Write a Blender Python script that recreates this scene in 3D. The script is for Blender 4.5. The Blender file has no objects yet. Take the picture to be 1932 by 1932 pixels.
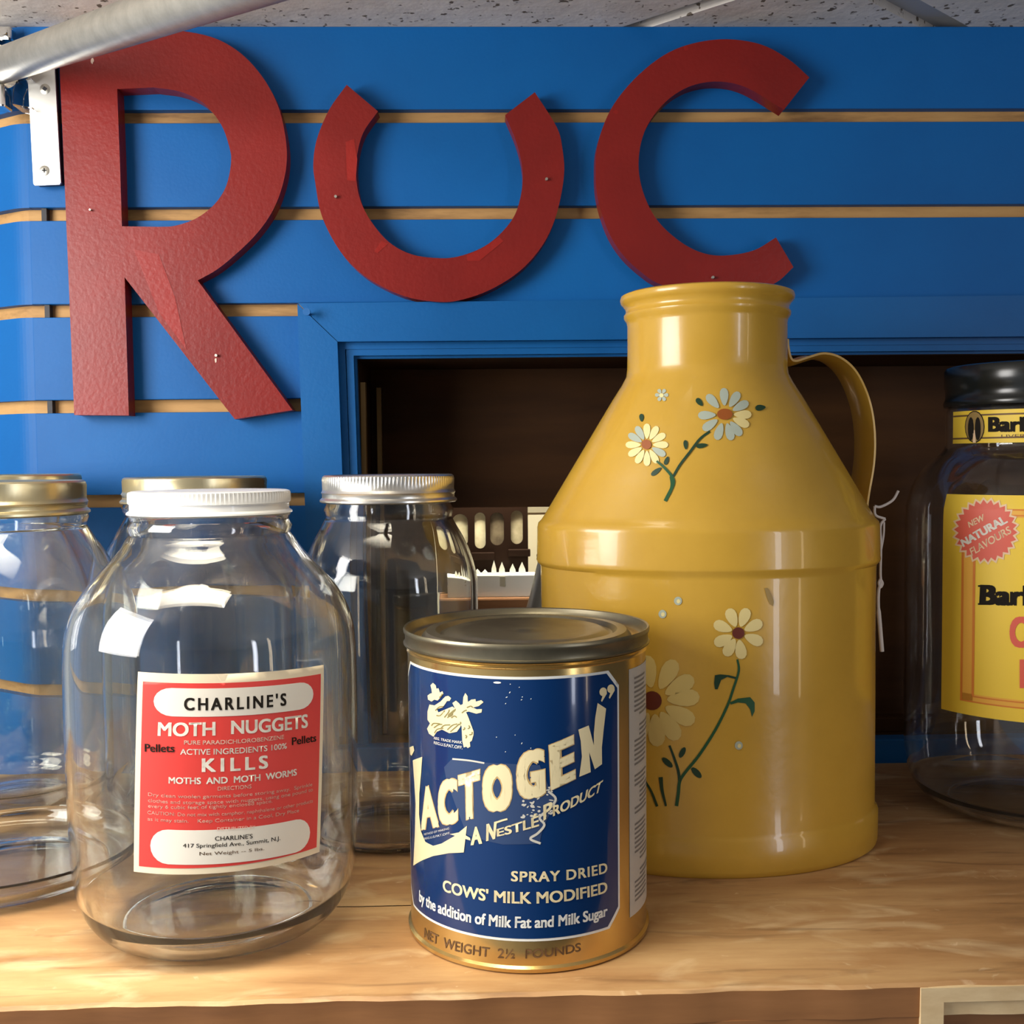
import bpy, bmesh, math, random
from mathutils import Vector, Matrix

random.seed(7)
S = bpy.context.scene
COL = S.collection

# ------------------------------------------------------------------ camera
F_PX = 2050.0
CAM = Vector((0.0, 0.0, 0.2505))
PITCH, YAW, ROLL = math.radians(2.79), math.radians(1.3), 0.0090
fwd = Vector((math.sin(YAW) * math.cos(PITCH), math.cos(YAW) * math.cos(PITCH), -math.sin(PITCH)))
r0 = fwd.cross(Vector((0, 0, 1))).normalized()
u0 = r0.cross(fwd).normalized()
rgt = r0 * math.cos(ROLL) - u0 * math.sin(ROLL)
upv = u0 * math.cos(ROLL) + r0 * math.sin(ROLL)
cd = bpy.data.cameras.new('camera')
cam = bpy.data.objects.new('camera', cd)
COL.objects.link(cam)
M = Matrix((rgt, upv, -fwd)).transposed().to_4x4()
M.translation = CAM
cam.matrix_world = M
cd.sensor_fit = 'HORIZONTAL'
cd.sensor_width = 36.0
cd.lens = 36.0 * F_PX / 1932.0
cd.clip_start = 0.01
S.camera = cam

# ------------------------------------------------------------------ world, lights, exposure
S.view_settings.view_transform = 'Standard'
S.view_settings.look = 'None'
S.view_settings.gamma = 1.0
S.view_settings.use_curve_mapping = False
S.view_settings.exposure = 0.0
S.cycles.use_denoising = True
S.cycles.max_bounces = 18
S.cycles.transmission_bounces = 16
S.cycles.glossy_bounces = 6
S.cycles.diffuse_bounces = 4
S.cycles.transparent_max_bounces = 16
S.cycles.sample_clamp_indirect = 30.0
S.cycles.blur_glossy = 0.6

w = bpy.data.worlds.new('world')
S.world = w
w.use_nodes = True
bgn = w.node_tree.nodes['Background']
bgn.inputs[0].default_value = (0.88, 0.92, 1.0, 1)
# world brightness shaped: raised on the left for the glass, low on the right
wn, wl = w.node_tree.nodes, w.node_tree.links
wtc = wn.new('ShaderNodeTexCoord')
wsx = wn.new('ShaderNodeSeparateXYZ')
wmr = wn.new('ShaderNodeMapRange')
wmr.interpolation_type = 'SMOOTHSTEP'
wmr.inputs['From Min'].default_value = 0.35
wmr.inputs['From Max'].default_value = -0.95
wmr.inputs['To Min'].default_value = 0.035
wmr.inputs['To Max'].default_value = 0.55
wl.new(wtc.outputs['Generated'], wsx.inputs[0])
wl.new(wsx.outputs['X'], wmr.inputs['Value'])
wl.new(wmr.outputs[0], bgn.inputs[1])


def area_light(name, loc, target, sx, sy, energy, color):
    l = bpy.data.lights.new(name, 'AREA')
    l.shape = 'RECTANGLE'
    l.size, l.size_y = sx, sy
    l.energy = energy
    l.color = color
    o = bpy.data.objects.new(name, l)
    COL.objects.link(o)
    o.location = loc
    d = Vector(target) - Vector(loc)
    o.rotation_euler = d.to_track_quat('-Z', 'Y').to_euler()
    return o


area_light('shop_window_light', (-0.72, 0.26, 0.41), (0.04, 0.75, 0.12), 0.46, 0.46, 11.0, (1.0, 0.97, 0.93))
lamp = area_light('ceiling_lamp_light', (-0.26, 0.37, 0.592), (-0.26, 0.40, 0.0), 0.50, 0.14, 1.5, (1.0, 0.90, 0.70))
lamp.data.spread = math.radians(85)
area_light('far_window_light', (1.00, -0.55, 0.20), (0.05, 0.65, 0.12), 0.085, 0.80, 2.9, (0.84, 0.88, 1.0))
area_light('far_lamp_light', (1.25, -0.30, 0.20), (0.10, 0.65, 0.12), 0.035, 0.80, 0.9, (1.0, 0.80, 0.55))


# ------------------------------------------------------------------ pixel helpers (1932 px frame)
def ray(px, py):
    return fwd + rgt * ((px - 966.0) / F_PX) - upv * ((py - 966.0) / F_PX)


def at_depth(px, py, d):
    return CAM + ray(px, py) * d


def at_y(px, py, Y):
    r = ray(px, py)
    return CAM + r * ((Y - CAM.y) / r.y)


def at_z(px, py, Z):
    r = ray(px, py)
    return CAM + r * ((Z - CAM.z) / r.z)


# ------------------------------------------------------------------ materials
MATS = {}


def nodes_of(name):
    m = bpy.data.materials.new(name)
    m.use_nodes = True
    nt = m.node_tree
    b = nt.nodes['Principled BSDF']
    MATS[name] = m
    return m, nt, b


def simple(name, col, rough=0.5, metal=0.0, spec=0.5, coat=0.0):
    m, nt, b = nodes_of(name)
    b.inputs['Base Color'].default_value = (*col, 1)
    b.inputs['Roughness'].default_value = rough
    b.inputs['Metallic'].default_value = metal
    b.inputs['Specular IOR Level'].default_value = spec
    b.inputs['Coat Weight'].default_value = coat
    return m


def varied(name, cols, scale=(8, 8, 8), rough=0.5, metal=0.0, bump=0.0, bscale=200.0, coat=0.0, detail=6.0, spec=0.5,
           bdist=0.001):
    """noise driven mix of colours plus an optional fine bump, in object space"""
    m, nt, b = nodes_of(name)
    N, L = nt.nodes, nt.links
    tc = N.new('ShaderNodeTexCoord')
    mp = N.new('ShaderNodeMapping')
    mp.inputs['Scale'].default_value = scale
    L.new(tc.outputs['Object'], mp.inputs['Vector'])
    nz = N.new('ShaderNodeTexNoise')
    nz.inputs['Scale'].default_value = 1.0
    nz.inputs['Detail'].default_value = detail
    nz.inputs['Roughness'].default_value = 0.62
    L.new(mp.outputs[0], nz.inputs['Vector'])
    cr = N.new('ShaderNodeValToRGB')
    e = cr.color_ramp.elements
    n = len(cols)
    for i, (p, c) in enumerate(cols):
        if i < 2:
            e[i].position = p
            e[i].color = (*c, 1)
        else:
            x = e.new(p)
            x.color = (*c, 1)
    L.new(nz.outputs['Fac'], cr.inputs[0])
    L.new(cr.outputs[0], b.inputs['Base Color'])
    b.inputs['Roughness'].default_value = rough
    b.inputs['Metallic'].default_value = metal
    b.inputs['Specular IOR Level'].default_value = spec
    b.inputs['Coat Weight'].default_value = coat
    if bump:
        n2 = N.new('ShaderNodeTexNoise')
        n2.inputs['Scale'].default_value = bscale
        n2.inputs['Detail'].default_value = 4.0
        L.new(tc.outputs['Object'], n2.inputs['Vector'])
        bp = N.new('ShaderNodeBump')
        bp.inputs['Strength'].default_value = bump
        bp.inputs['Distance'].default_value = bdist
        L.new(n2.outputs['Fac'], bp.inputs['Height'])
        L.new(bp.outputs[0], b.inputs['Normal'])
    return m


def glass(name, col, ior=1.5, rough=0.0, haze=0.0):
    m, nt, b = nodes_of(name)
    b.inputs['Base Color'].default_value = (*col, 1)
    b.inputs['Transmission Weight'].default_value = 1.0
    b.inputs['IOR'].default_value = ior
    b.inputs['Roughness'].default_value = rough
    if haze:                                   # milky veil mixed into the glass, standing in for bright shop reflections
        N, L = nt.nodes, nt.links
        out = [n for n in N if n.type == 'OUTPUT_MATERIAL'][0]
        df = N.new('ShaderNodeBsdfDiffuse')
        df.inputs['Color'].default_value = (0.80, 0.78, 0.74, 1)
        tr = N.new('ShaderNodeBsdfTranslucent')
        tr.inputs['Color'].default_value = (0.80, 0.78, 0.74, 1)
        ad = N.new('ShaderNodeMixShader')
        L.new(df.outputs[0], ad.inputs[1])
        L.new(tr.outputs[0], ad.inputs[2])
        tc = N.new('ShaderNodeTexCoord')
        mp = N.new('ShaderNodeMapping')
        mp.inputs['Scale'].default_value = (60, 60, 12)
        nz = N.new('ShaderNodeTexNoise')
        nz.inputs['Scale'].default_value = 1.0
        nz.inputs['Detail'].default_value = 5.0
        mr = N.new('ShaderNodeMapRange')
        mr.inputs['From Min'].default_value = 0.35
        mr.inputs['From Max'].default_value = 0.75
        mr.inputs['To Min'].default_value = haze * 0.5
        mr.inputs['To Max'].default_value = haze * 1.6
        L.new(tc.outputs['Object'], mp.inputs['Vector'])
        L.new(mp.outputs[0], nz.inputs['Vector'])
        L.new(nz.outputs['Fac'], mr.inputs['Value'])
        mx = N.new('ShaderNodeMixShader')
        L.new(mr.outputs[0], mx.inputs[0])
        L.new(b.outputs[0], mx.inputs[1])
        L.new(ad.outputs[0], mx.inputs[2])
        L.new(mx.outputs[0], out.inputs['Surface'])
    return m


varied('blue_paint', [(0.3, (0.0010, 0.094, 0.325)), (0.7, (0.0014, 0.118, 0.385))], (5, 5, 5), 0.50, bump=0.10, bscale=350, spec=0.25)
varied('blue_trim_paint', [(0.3, (0.0010, 0.090, 0.30)), (0.7, (0.0014, 0.113, 0.36))], (6, 6, 6), 0.45, bump=0.12, bscale=300, spec=0.3)
varied('groove_board', [(0.30, (0.24, 0.12, 0.04)), (0.48, (0.50, 0.27, 0.09)), (0.75, (0.62, 0.36, 0.13))], (9, 40, 60), 0.7)
varied('red_paint', [(0.25, (0.15, 0.008, 0.007)), (0.55, (0.22, 0.012, 0.009)), (0.8, (0.28, 0.015, 0.011))], (6, 6, 6), 0.36, spec=0.35,
       bump=0.30, bscale=260, bdist=0.0008)
varied('red_patch', [(0.3, (0.27, 0.014, 0.010)), (0.7, (0.32, 0.016, 0.011))], (9, 9, 9), 0.36, bump=0.30, bscale=260, bdist=0.0008, spec=0.35)
simple('chip', (0.75, 0.55, 0.45), 0.7)
varied('ceiling_tile', [(0.2, (0.62, 0.57, 0.51)), (0.7, (0.78, 0.73, 0.67))], (30, 30, 30), 0.9, bump=0.6, bscale=120)
simple('grid_bar', (0.42, 0.42, 0.42), 0.5)
varied('rod_metal', [(0.3, (0.34, 0.32, 0.27)), (0.7, (0.48, 0.455, 0.39))], (60, 60, 60), 0.42, metal=0.75, bump=0.1, bscale=500)
simple('bright_metal', (0.85, 0.85, 0.80), 0.25, metal=0.55)
simple('screw_metal', (0.55, 0.53, 0.46), 0.35, metal=0.9)
simple('dark_gap', (0.02, 0.02, 0.025), 0.6)
simple('chrome', (0.75, 0.75, 0.74), 0.12, metal=1.0)
glass('jar_glass', (0.988, 0.996, 0.980), 1.47, haze=0.010)
glass('jar_glass_green', (0.980, 0.993, 0.968), 1.47, haze=0.005)
glass('bottle_plastic', (0.96, 0.96, 0.94), 1.45, haze=0.012)
glass('clear_plastic', (0.97, 0.97, 0.98), 1.4, 0.05)
simple('gold_lid', (0.78, 0.68, 0.42), 0.30, metal=0.85)
simple('silver_lid', (0.80, 0.78, 0.72), 0.28, metal=0.9)
simple('white_lid', (0.86, 0.86, 0.84), 0.32, coat=0.3)
simple('black_cap', (0.012, 0.014, 0.013), 0.22)
varied('yellow_enamel', [(0.3, (0.56, 0.325, 0.038)), (0.7, (0.64, 0.380, 0.050))], (14, 14, 14), 0.25, bump=0.12, bscale=110, coat=0.25)
varied('shelf_wood', [(0.25, (0.22, 0.105, 0.040)), (0.45, (0.42, 0.225, 0.09)), (0.62, (0.56, 0.345, 0.155)), (0.85, (0.72, 0.50, 0.26))],
       (5, 26, 26), 0.55, bump=0.25, bscale=70, detail=9)
varied('front_wood', [(0.25, (0.17, 0.070, 0.026)), (0.6, (0.33, 0.145, 0.050)), (0.85, (0.42, 0.20, 0.08))], (5, 40, 50), 0.5, detail=8)
varied('pale_edge', [(0.3, (0.60, 0.40, 0.19)), (0.7, (0.85, 0.66, 0.38))], (20, 60, 60), 0.7)
varied('dark_wood', [(0.3, (0.026, 0.010, 0.003)), (0.7, (0.062, 0.025, 0.007))], (4, 20, 26), 0.6, detail=8, spec=0.15)
simple('brass_strip', (0.30, 0.19, 0.07), 0.4, metal=0.4)
simple('fret_wood', (0.016, 0.007, 0.004), 0.6, spec=0.1)
simple('cream', (0.82, 0.78, 0.60), 0.8)
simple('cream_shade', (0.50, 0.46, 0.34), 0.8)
simple('white_paint', (0.85, 0.85, 0.78), 0.6)
varied('pane_lit', [(0.3, (0.62, 0.56, 0.36)), (0.7, (0.85, 0.80, 0.60))], (90, 90, 90), 0.4)  # backlight and shadow behind the panes put into their tints
varied('pane_shaded', [(0.3, (0.10, 0.075, 0.05)), (0.7, (0.22, 0.18, 0.12))], (90, 90, 90), 0.4)
varied('pane_half_lit', [(0.3, (0.34, 0.29, 0.18)), (0.7, (0.52, 0.46, 0.32))], (120, 120, 120), 0.4)
simple('bell_metal', (0.30, 0.28, 0.24), 0.35, metal=0.8)
simple('twine', (0.75, 0.72, 0.70), 0.9)
# print colours
simple('label_cream', (0.86, 0.74, 0.53), 0.6)
simple('label_red', (0.74, 0.055, 0.045), 0.5)
simple('label_white', (0.85, 0.80, 0.70), 0.6)
simple('ink_black', (0.02, 0.016, 0.012), 0.8, spec=0.15)
simple('ink_brown', (0.16, 0.08, 0.03), 0.6)
simple('ink_pale', (0.88, 0.62, 0.50), 0.6)
simple('can_blue', (0.003, 0.030, 0.125), 0.14, coat=0.35, spec=0.4)
simple('can_gold', (0.62, 0.43, 0.16), 0.22, metal=0.85)
simple('can_gold_print', (0.70, 0.50, 0.20), 0.35, metal=0.3)
varied('can_lid_metal', [(0.3, (0.17, 0.15, 0.10)), (0.7, (0.26, 0.23, 0.155))], (40, 40, 40), 0.36, metal=0.8)
simple('print_cream', (0.86, 0.74, 0.44), 0.35)
simple('print_tan', (0.62, 0.42, 0.17), 0.35)
simple('print_white', (0.80, 0.82, 0.78), 0.35)
simple('print_olive', (0.24, 0.20, 0.07), 0.4)
simple('tape_mark', (0.03, 0.06, 0.15), 0.35)
simple('tape_white', (0.62, 0.60, 0.52), 0.6)
simple('side_paper', (0.52, 0.48, 0.42), 0.5)
simple('side_ink', (0.20, 0.18, 0.16), 0.6)
simple('bottle_yellow', (0.95, 0.66, 0.055), 0.5)
simple('bottle_amber', (0.92, 0.48, 0.06), 0.5)
simple('bottle_red', (0.80, 0.13, 0.08), 0.5)
simple('bottle_orange', (0.78, 0.24, 0.03), 0.5)
simple('bottle_peach', (0.92, 0.66, 0.40), 0.5)
simple('emblem_tan', (0.35, 0.23, 0.07), 0.5)
simple('leaf_green', (0.010, 0.045, 0.018), 0.4)
simple('leaf_mid', (0.012, 0.085, 0.026), 0.4)
simple('petal_blue', (0.42, 0.47, 0.38), 0.4)
simple('petal_cream', (0.80, 0.70, 0.32), 0.4)
simple('petal_pale', (0.76, 0.62, 0.26), 0.4)
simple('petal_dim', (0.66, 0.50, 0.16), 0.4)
simple('flower_eye', (0.33, 0.085, 0.012), 0.4)
simple('flower_eye_dark', (0.13, 0.022, 0.010), 0.4)


# pale scuffs and dark specks on the worn cabinet top
m = MATS['shelf_wood']
N, L = m.node_tree.nodes, m.node_tree.links
b = N['Principled BSDF']
src = b.inputs['Base Color'].links[0].from_socket
tc = [n for n in N if n.type == 'TEX_COORD'][0]
for scl, p0_, p1_, colr, amt in (((14, 34, 30), 0.54, 0.74, (0.82, 0.64, 0.38, 1), 0.60), ((70, 90, 60), 0.66, 0.76, (0.86, 0.70, 0.46, 1), 0.40), ((12, 90, 60), 0.42, 0.25, (0.16, 0.075, 0.03, 1), 0.65)):
    mp = N.new('ShaderNodeMapping')
    mp.inputs['Scale'].default_value = scl
    mp.inputs['Location'].default_value = (scl[0] * .37, 1.7, 0.4)
    nz = N.new('ShaderNodeTexNoise')
    nz.inputs['Scale'].default_value = 1.0
    nz.inputs['Detail'].default_value = 7.0
    nz.inputs['Distortion'].default_value = 1.2
    mr = N.new('ShaderNodeMapRange')
    mr.inputs['From Min'].default_value = p0_
    mr.inputs['From Max'].default_value = p1_
    mr.inputs['To Max'].default_value = amt
    mx = N.new('ShaderNodeMix')
    mx.data_type = 'RGBA'
    L.new(tc.outputs['Object'], mp.inputs['Vector'])
    L.new(mp.outputs[0], nz.inputs['Vector'])
    L.new(nz.outputs['Fac'], mr.inputs['Value'])
    L.new(mr.outputs[0], mx.inputs['Factor'])
    L.new(src, mx.inputs['A'])
    mx.inputs['B'].default_value = colr
    src = mx.outputs['Result']
L.new(src, b.inputs['Base Color'])


# ------------------------------------------------------------------ object helpers
def link(name, bm, mats, parent=None, smooth=None, world=False):
    me = bpy.data.meshes.new(name)
    bm.normal_update()
    bm.to_mesh(me)
    bm.free()
    if isinstance(mats, str):
        mats = [mats]
    for m in mats:
        me.materials.append(MATS[m])
    if smooth is not None:
        for p in me.polygons:
            p.use_smooth = True
        me.set_sharp_from_angle(angle=math.radians(smooth))
    o = bpy.data.objects.new(name, me)
    COL.objects.link(o)
    if parent is not None:
        o.parent = parent
        if world:
            o.matrix_parent_inverse = Matrix.Translation(-parent.location)
    return o


def tag(o, label=None, cat=None, group=None, kind=None):
    if label: o['label'] = label
    if cat: o['category'] = cat
    if group: o['group'] = group
    if kind: o['kind'] = kind
    return o


def empty(name, loc, label, cat, group=None):
    o = bpy.data.objects.new(name, None)
    o.empty_display_size = 0.02
    COL.objects.link(o)
    o.location = loc
    return tag(o, label, cat, group)


def box(bm, x0, x1, y0, y1, z0, z1, mi=0, bev=0.0):
    vs = [bm.verts.new((x, y, z)) for x in (x0, x1) for y in (y0, y1) for z in (z0, z1)]
    idx = [(0, 1, 3, 2), (4, 6, 7, 5), (0, 4, 5, 1), (2, 3, 7, 6), (0, 2, 6, 4), (1, 5, 7, 3)]
    fs = [bm.faces.new([vs[i] for i in f]) for f in idx]
    for f in fs: f.material_index = mi
    if bev:
        es = list({e for f in fs for e in f.edges})
        r = bmesh.ops.bevel(bm, geom=es, offset=bev, segments=2, affect='EDGES', profile=0.5)
        for f in r['faces']: f.material_index = mi
    return fs


def prism(bm, front, back, mi=0, mi_side=None):
    """front, back: matching lists of 3D points; makes caps and sides"""
    a = [bm.verts.new(p) for p in front]
    b = [bm.verts.new(p) for p in back]
    f1 = bm.faces.new(a)
    f2 = bm.faces.new(list(reversed(b)))
    n = len(a)
    fs = [f1, f2]
    for i in range(n):
        j = (i + 1) % n
        f = bm.faces.new((a[j], a[i], b[i], b[j]))
        fs.append(f)
    for k, f in enumerate(fs):
        f.material_index = mi if (k < 2 or mi_side is None) else mi_side
    return fs


def lathe(bm, prof, seg=96, c=(0, 0, 0), ys=None, mi=0, knurl=None, mis=None):
    """prof: list of (r, z). closed automatically only where r == 0. knurl: {index: amplitude}"""
    rows = []
    for k, (r, z) in enumerate(prof):
        if r <= 1e-9:
            rows.append([bm.verts.new((c[0], c[1], c[2] + z))])
            continue
        s = ys(z) if ys else 1.0
        row = []
        for j in range(seg):
            a = 2 * math.pi * j / seg
            rr = r
            if knurl and k in knurl and j % 2: rr = r - knurl[k]
            row.append(bm.verts.new((c[0] + rr * math.sin(a), c[1] - rr * s * math.cos(a), c[2] + z)))
        rows.append(row)
    for k in range(len(rows) - 1):
        A, B = rows[k], rows[k + 1]
        m = mis[k] if mis else mi
        for j in range(seg):
            j2 = (j + 1) % seg
            if len(A) == 1 and len(B) == 1: break
            if len(A) == 1: f = bm.faces.new((A[0], B[j2], B[j]))
            elif len(B) == 1: f = bm.faces.new((A[j], A[j2], B[0]))
            else: f = bm.faces.new((A[j], A[j2], B[j2], B[j]))
            f.material_index = m
            f.smooth = True
    return rows


def tube(bm, pts, r, seg=12, mi=0, caps=True):
    rings = []
    n = len(pts)
    pts = [Vector(p) for p in pts]
    ref = None
    for i, p in enumerate(pts):
        t = (pts[min(i + 1, n - 1)] - pts[max(i - 1, 0)]).normalized()
        if ref is None:
            ref = Vector((0, 0, 1)) if abs(t.z) < 0.9 else Vector((1, 0, 0))
        x = ref - t * ref.dot(t)
        x.normalize()
        ref = x
        y = t.cross(x)
        rr = r[i] if isinstance(r, (list, tuple)) else r
        rings.append([bm.verts.new(p + (x * math.cos(a) + y * math.sin(a)) * rr) for a in [2 * math.pi * k / seg for k in range(seg)]])
    for A, B in zip(rings, rings[1:]):
        for k in range(seg):
            k2 = (k + 1) % seg
            f = bm.faces.new((A[k], A[k2], B[k2], B[k]))
            f.smooth = True
            f.material_index = mi
    if caps:
        bm.faces.new(list(reversed(rings[0]))).material_index = mi
        bm.faces.new(rings[-1]).material_index = mi


def catmull(pts, n=6, closed=False):
    out = []
    P = [Vector(p) for p in pts]
    m = len(P)
    for i in range(m if closed else m - 1):
        p0 = P[(i - 1) % m] if (closed or i > 0) else P[i] * 2 - P[i + 1]
        p1, p2 = P[i], P[(i + 1) % m]
        p3 = P[(i + 2) % m] if (closed or i + 2 < m) else P[i + 1] * 2 - P[i]
        for k in range(n):
            t = k / n
            out.append(0.5 * ((2 * p1) + (p2 - p0) * t + (2 * p0 - 5 * p1 + 4 * p2 - p3) * t * t + (3 * p1 - p0 - 3 * p2 + p3) * t ** 3))
    if not closed: out.append(P[-1])
    return out


# ------------------------------------------------------------------ print on surfaces of revolution
TEXT_CACHE = {}


def text_mesh(s, bold=0.0, space=1.0):
    key = (s, bold, space)
    if key in TEXT_CACHE: return TEXT_CACHE[key]
    cu = bpy.data.curves.new('t', 'FONT')
    cu.body = s
    cu.size = 1.0
    cu.offset = bold
    cu.space_character = space
    cu.resolution_u = 4
    o = bpy.data.objects.new('t', cu)
    COL.objects.link(o)
    bpy.context.view_layer.update()
    dg = bpy.context.evaluated_depsgraph_get()
    me = bpy.data.meshes.new_from_object(o.evaluated_get(dg))
    vs = [(v.co.x, v.co.y) for v in me.vertices]
    fs = [tuple(p.vertices) for p in me.polygons]
    bpy.data.objects.remove(o)
    bpy.data.curves.remove(cu)
    bpy.data.meshes.remove(me)
    TEXT_CACHE[key] = (vs, fs)
    return vs, fs


class Surf:
    """surface of revolution: centre, outer profile (r,z) ascending in z, flattening in y"""
    def __init__(self, cx, cy, prof, ys=None):
        self.cx, self.cy = cx, cy
        self.p = sorted(prof, key=lambda q: q[1])
        self.ys = ys or (lambda z: 1.0)

    def r(self, z):
        p = self.p
        if z <= p[0][1]: return p[0][0]
        for (r1, z1), (r2, z2) in zip(p, p[1:]):
            if z <= z2:
                t = (z - z1) / max(z2 - z1, 1e-9)
                return r1 + (r2 - r1) * t
        return p[-1][0]

    def f(self, q):
        dx, dy = q.x - self.cx, (q.y - self.cy) / self.ys(q.z)
        return math.hypot(dx, dy) - self.r(q.z)

    def hit(self, px, py):
        cxp = 966 + F_PX * ((Vector((self.cx, self.cy, 0.1)) - CAM).dot(rgt)) / ((Vector((self.cx, self.cy, 0.1)) - CAM).dot(fwd))
        for _ in range(80):
            d = ray(px, py)
            t = 0.35
            while t < 1.1:
                if self.f(CAM + d * t) < 0: break
                t += 0.0015
            if t < 1.1:
                a, b = t - 0.0015, t
                for _k in range(18):
                    m = (a + b) / 2
                    if self.f(CAM + d * m) < 0: b = m
                    else: a = m
                q = CAM + d * b
                return (math.atan2(q.x - self.cx, -(q.y - self.cy) / self.ys(q.z)), q.z)
            px += 1.0 if px < cxp else -1.0
        raise RuntimeError('no hit')

    def pt(self, th, z, off=0.0):
        r = self.r(z) + off
        return Vector((self.cx + r * math.sin(th), self.cy - (self.r(z) * self.ys(z) + off) * math.cos(th), z))


class Print:
    def __init__(self, surf, bm=None, base=0.0003, step=0.00012):
        self.s, self.bm = surf, bm or bmesh.new()
        self.base, self.step = base, step
        self.mats = []

    def mi(self, m):
        if m not in self.mats: self.mats.append(m)
        return self.mats.index(m)

    def px(self, pts):
        return [self.s.hit(x, y) for x, y in pts]

    def flat(self, vs, fs, mat, layer):
        b = bmesh.new()
        K = 100.0                                  # work in larger units so that nothing is merged
        vv = [b.verts.new((x * K, y * K * 12, 0)) for x, y in vs]
        for f in fs:
            try: b.faces.new([vv[i] for i in f])
            except ValueError: pass
        bmesh.ops.triangulate(b, faces=b.faces[:], ngon_method='EAR_CLIP')
        x0, x1 = min(v[0] for v in vs), max(v[0] for v in vs)
        st = math.radians(3.0)
        k = math.floor(x0 / st) + 1
        while k * st < x1:
            bmesh.ops.bisect_plane(b, geom=b.verts[:] + b.edges[:] + b.faces[:], plane_co=(k * st * K, 0, 0), plane_no=(1, 0, 0), dist=1e-6)
            k += 1
        zz0, zz1 = min(v[1] for v in vs) * K * 12, max(v[1] for v in vs) * K * 12
        k = math.floor(zz0 / 6.0) + 1
        while k * 6.0 < zz1:
            bmesh.ops.bisect_plane(b, geom=b.verts[:] + b.edges[:] + b.faces[:], plane_co=(0, k * 6.0, 0), plane_no=(0, 1, 0), dist=1e-6)
            k += 1
        off = self.base + self.step * layer
        mi = self.mi(mat)
        mp = {}
        for v in b.verts: mp[v] = self.bm.verts.new(self.s.pt(v.co.x / K, v.co.y / (K * 12), off))
        for f in b.faces:
            ff = [mp[v] for v in f.verts]
            n = (ff[1].co - ff[0].co).cross(ff[2].co - ff[0].co)
            c = ff[0].co - Vector((self.s.cx, self.s.cy, ff[0].co.z))
            if n.dot(c) < 0: ff.reverse()
            nf = self.bm.faces.new(ff)
            nf.material_index = mi
            nf.smooth = True
        b.free()

    def poly(self, pts, mat, layer):
        self.flat(pts, [tuple(range(len(pts)))], mat, layer)

    def polypx(self, pts, mat, layer):
        self.poly(self.px(pts), mat, layer)

    @staticmethod
    def quadmap(q, s, t):
        bl, br, tl, tr = q
        return tuple((bl[i] * (1 - s) + br[i] * s) * (1 - t) + (tl[i] * (1 - s) + tr[i] * s) * t for i in (0, 1))

    def text(self, s, qpx, mat, layer, bold=0.0, space=1.0, raw=False):
        q = qpx if raw else self.px(qpx)
        vs, fs = text_mesh(s, 0.0, space)
        # heavier weights: the same glyphs printed again, shifted a little each way
        if bold > 0:
            V, Fs = [], []
            for dx, dy in ((-bold, -bold * .5), (bold, -bold * .5), (-bold, bold * .5), (bold, bold * .5), (0, 0)):
                n = len(V)
                V += [(x + dx, y + dy) for x, y in vs]
                Fs += [tuple(i + n for i in f) for f in fs]
            vs, fs = V, Fs
        x0, x1 = min(v[0] for v in vs), max(v[0] for v in vs)
        y0, y1 = min(v[1] for v in vs), max(v[1] for v in vs)
        uv = [self.quadmap(q, (x - x0) / (x1 - x0), (y - y0) / (y1 - y0)) for x, y in vs]
        self.flat(uv, fs, mat, layer)

    def pill(self, qpx, aspect, mat, layer, n=10):
        q = self.px(qpx)
        pts = []
        rs = 0.5 / aspect
        for cx, a0 in ((1 - rs, -90), (rs, 90)):
            for k in range(n + 1):
                a = math.radians(a0 + 180 * k / n)
                pts.append(self.quadmap(q, cx + rs * math.cos(a), 0.5 + 0.5 * math.sin(a)))
        self.poly(pts, mat, layer)

    def ellipse(self, cx, cy, a, b, rot, mat, layer, n=18, taper=0.0):
        pts = []
        c, s = math.cos(rot), math.sin(rot)
        for k in range(n):
            t = 2 * math.pi * k / n
            x, y = a * math.cos(t), b * math.sin(t) * (1 + taper * math.cos(t))
            pts.append((cx + x * c - y * s, cy + x * s + y * c))
        self.polypx(pts, mat, layer)

    def stroke(self, pts, wid, mat, layer):
        P = catmull([(x, y, 0) for x, y in pts], 5)
        L, R = [], []
        n = len(P)
        for i, p in enumerate(P):
            t = (P[min(i + 1, n - 1)] - P[max(i - 1, 0)]).normalized()
            w_ = wid if not isinstance(wid, (list, tuple)) else wid[0] + (wid[1] - wid[0]) * i / (n - 1)
            L.append((p.x - t.y * w_ / 2, p.y + t.x * w_ / 2))
            R.append((p.x + t.y * w_ / 2, p.y - t.x * w_ / 2))
        hl, hr = self.px(L), self.px(R)
        for i in range(n - 1):
            self.poly([hl[i], hl[i + 1], hr[i + 1], hr[i]], mat, layer)


# ================================================================== SETTING
W = 0.885                                # front face of the slatted wall
CEIL_Z = at_y(800, 50, W).z
groove_z = [at_y(700, y, W).z for y in (219, 401.5, 584.5, 763, 941)]
sp = (groove_z[0] - groove_z[4]) / 4
groove_z = [groove_z[0] - sp * k for k in range(-1, 7)]
corner_x = at_y(58, 500, W).x
GH = 0.0052                              # half height of a groove

ALX0, ALX1 = at_y(672, 760, W).x, 0.75     # alcove opening
ALZ1 = at_y(1100, 673, W).z
ALZ0 = 0.020


def clip_alcove(x0, x1, z0, z1):
    """rectangles of a board minus the opening in the wall"""
    ox0, ox1, oz0, oz1 = ALX0 - 0.006, 3, -0.05, ALZ1 + 0.006
    out = []
    if z1 <= oz0 or z0 >= oz1: return [(x0, x1, z0, z1)]
    out.append((x0, ox0, z0, z1))
    if z1 > oz1: out.append((ox0, x1, oz1, z1))
    return out


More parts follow.
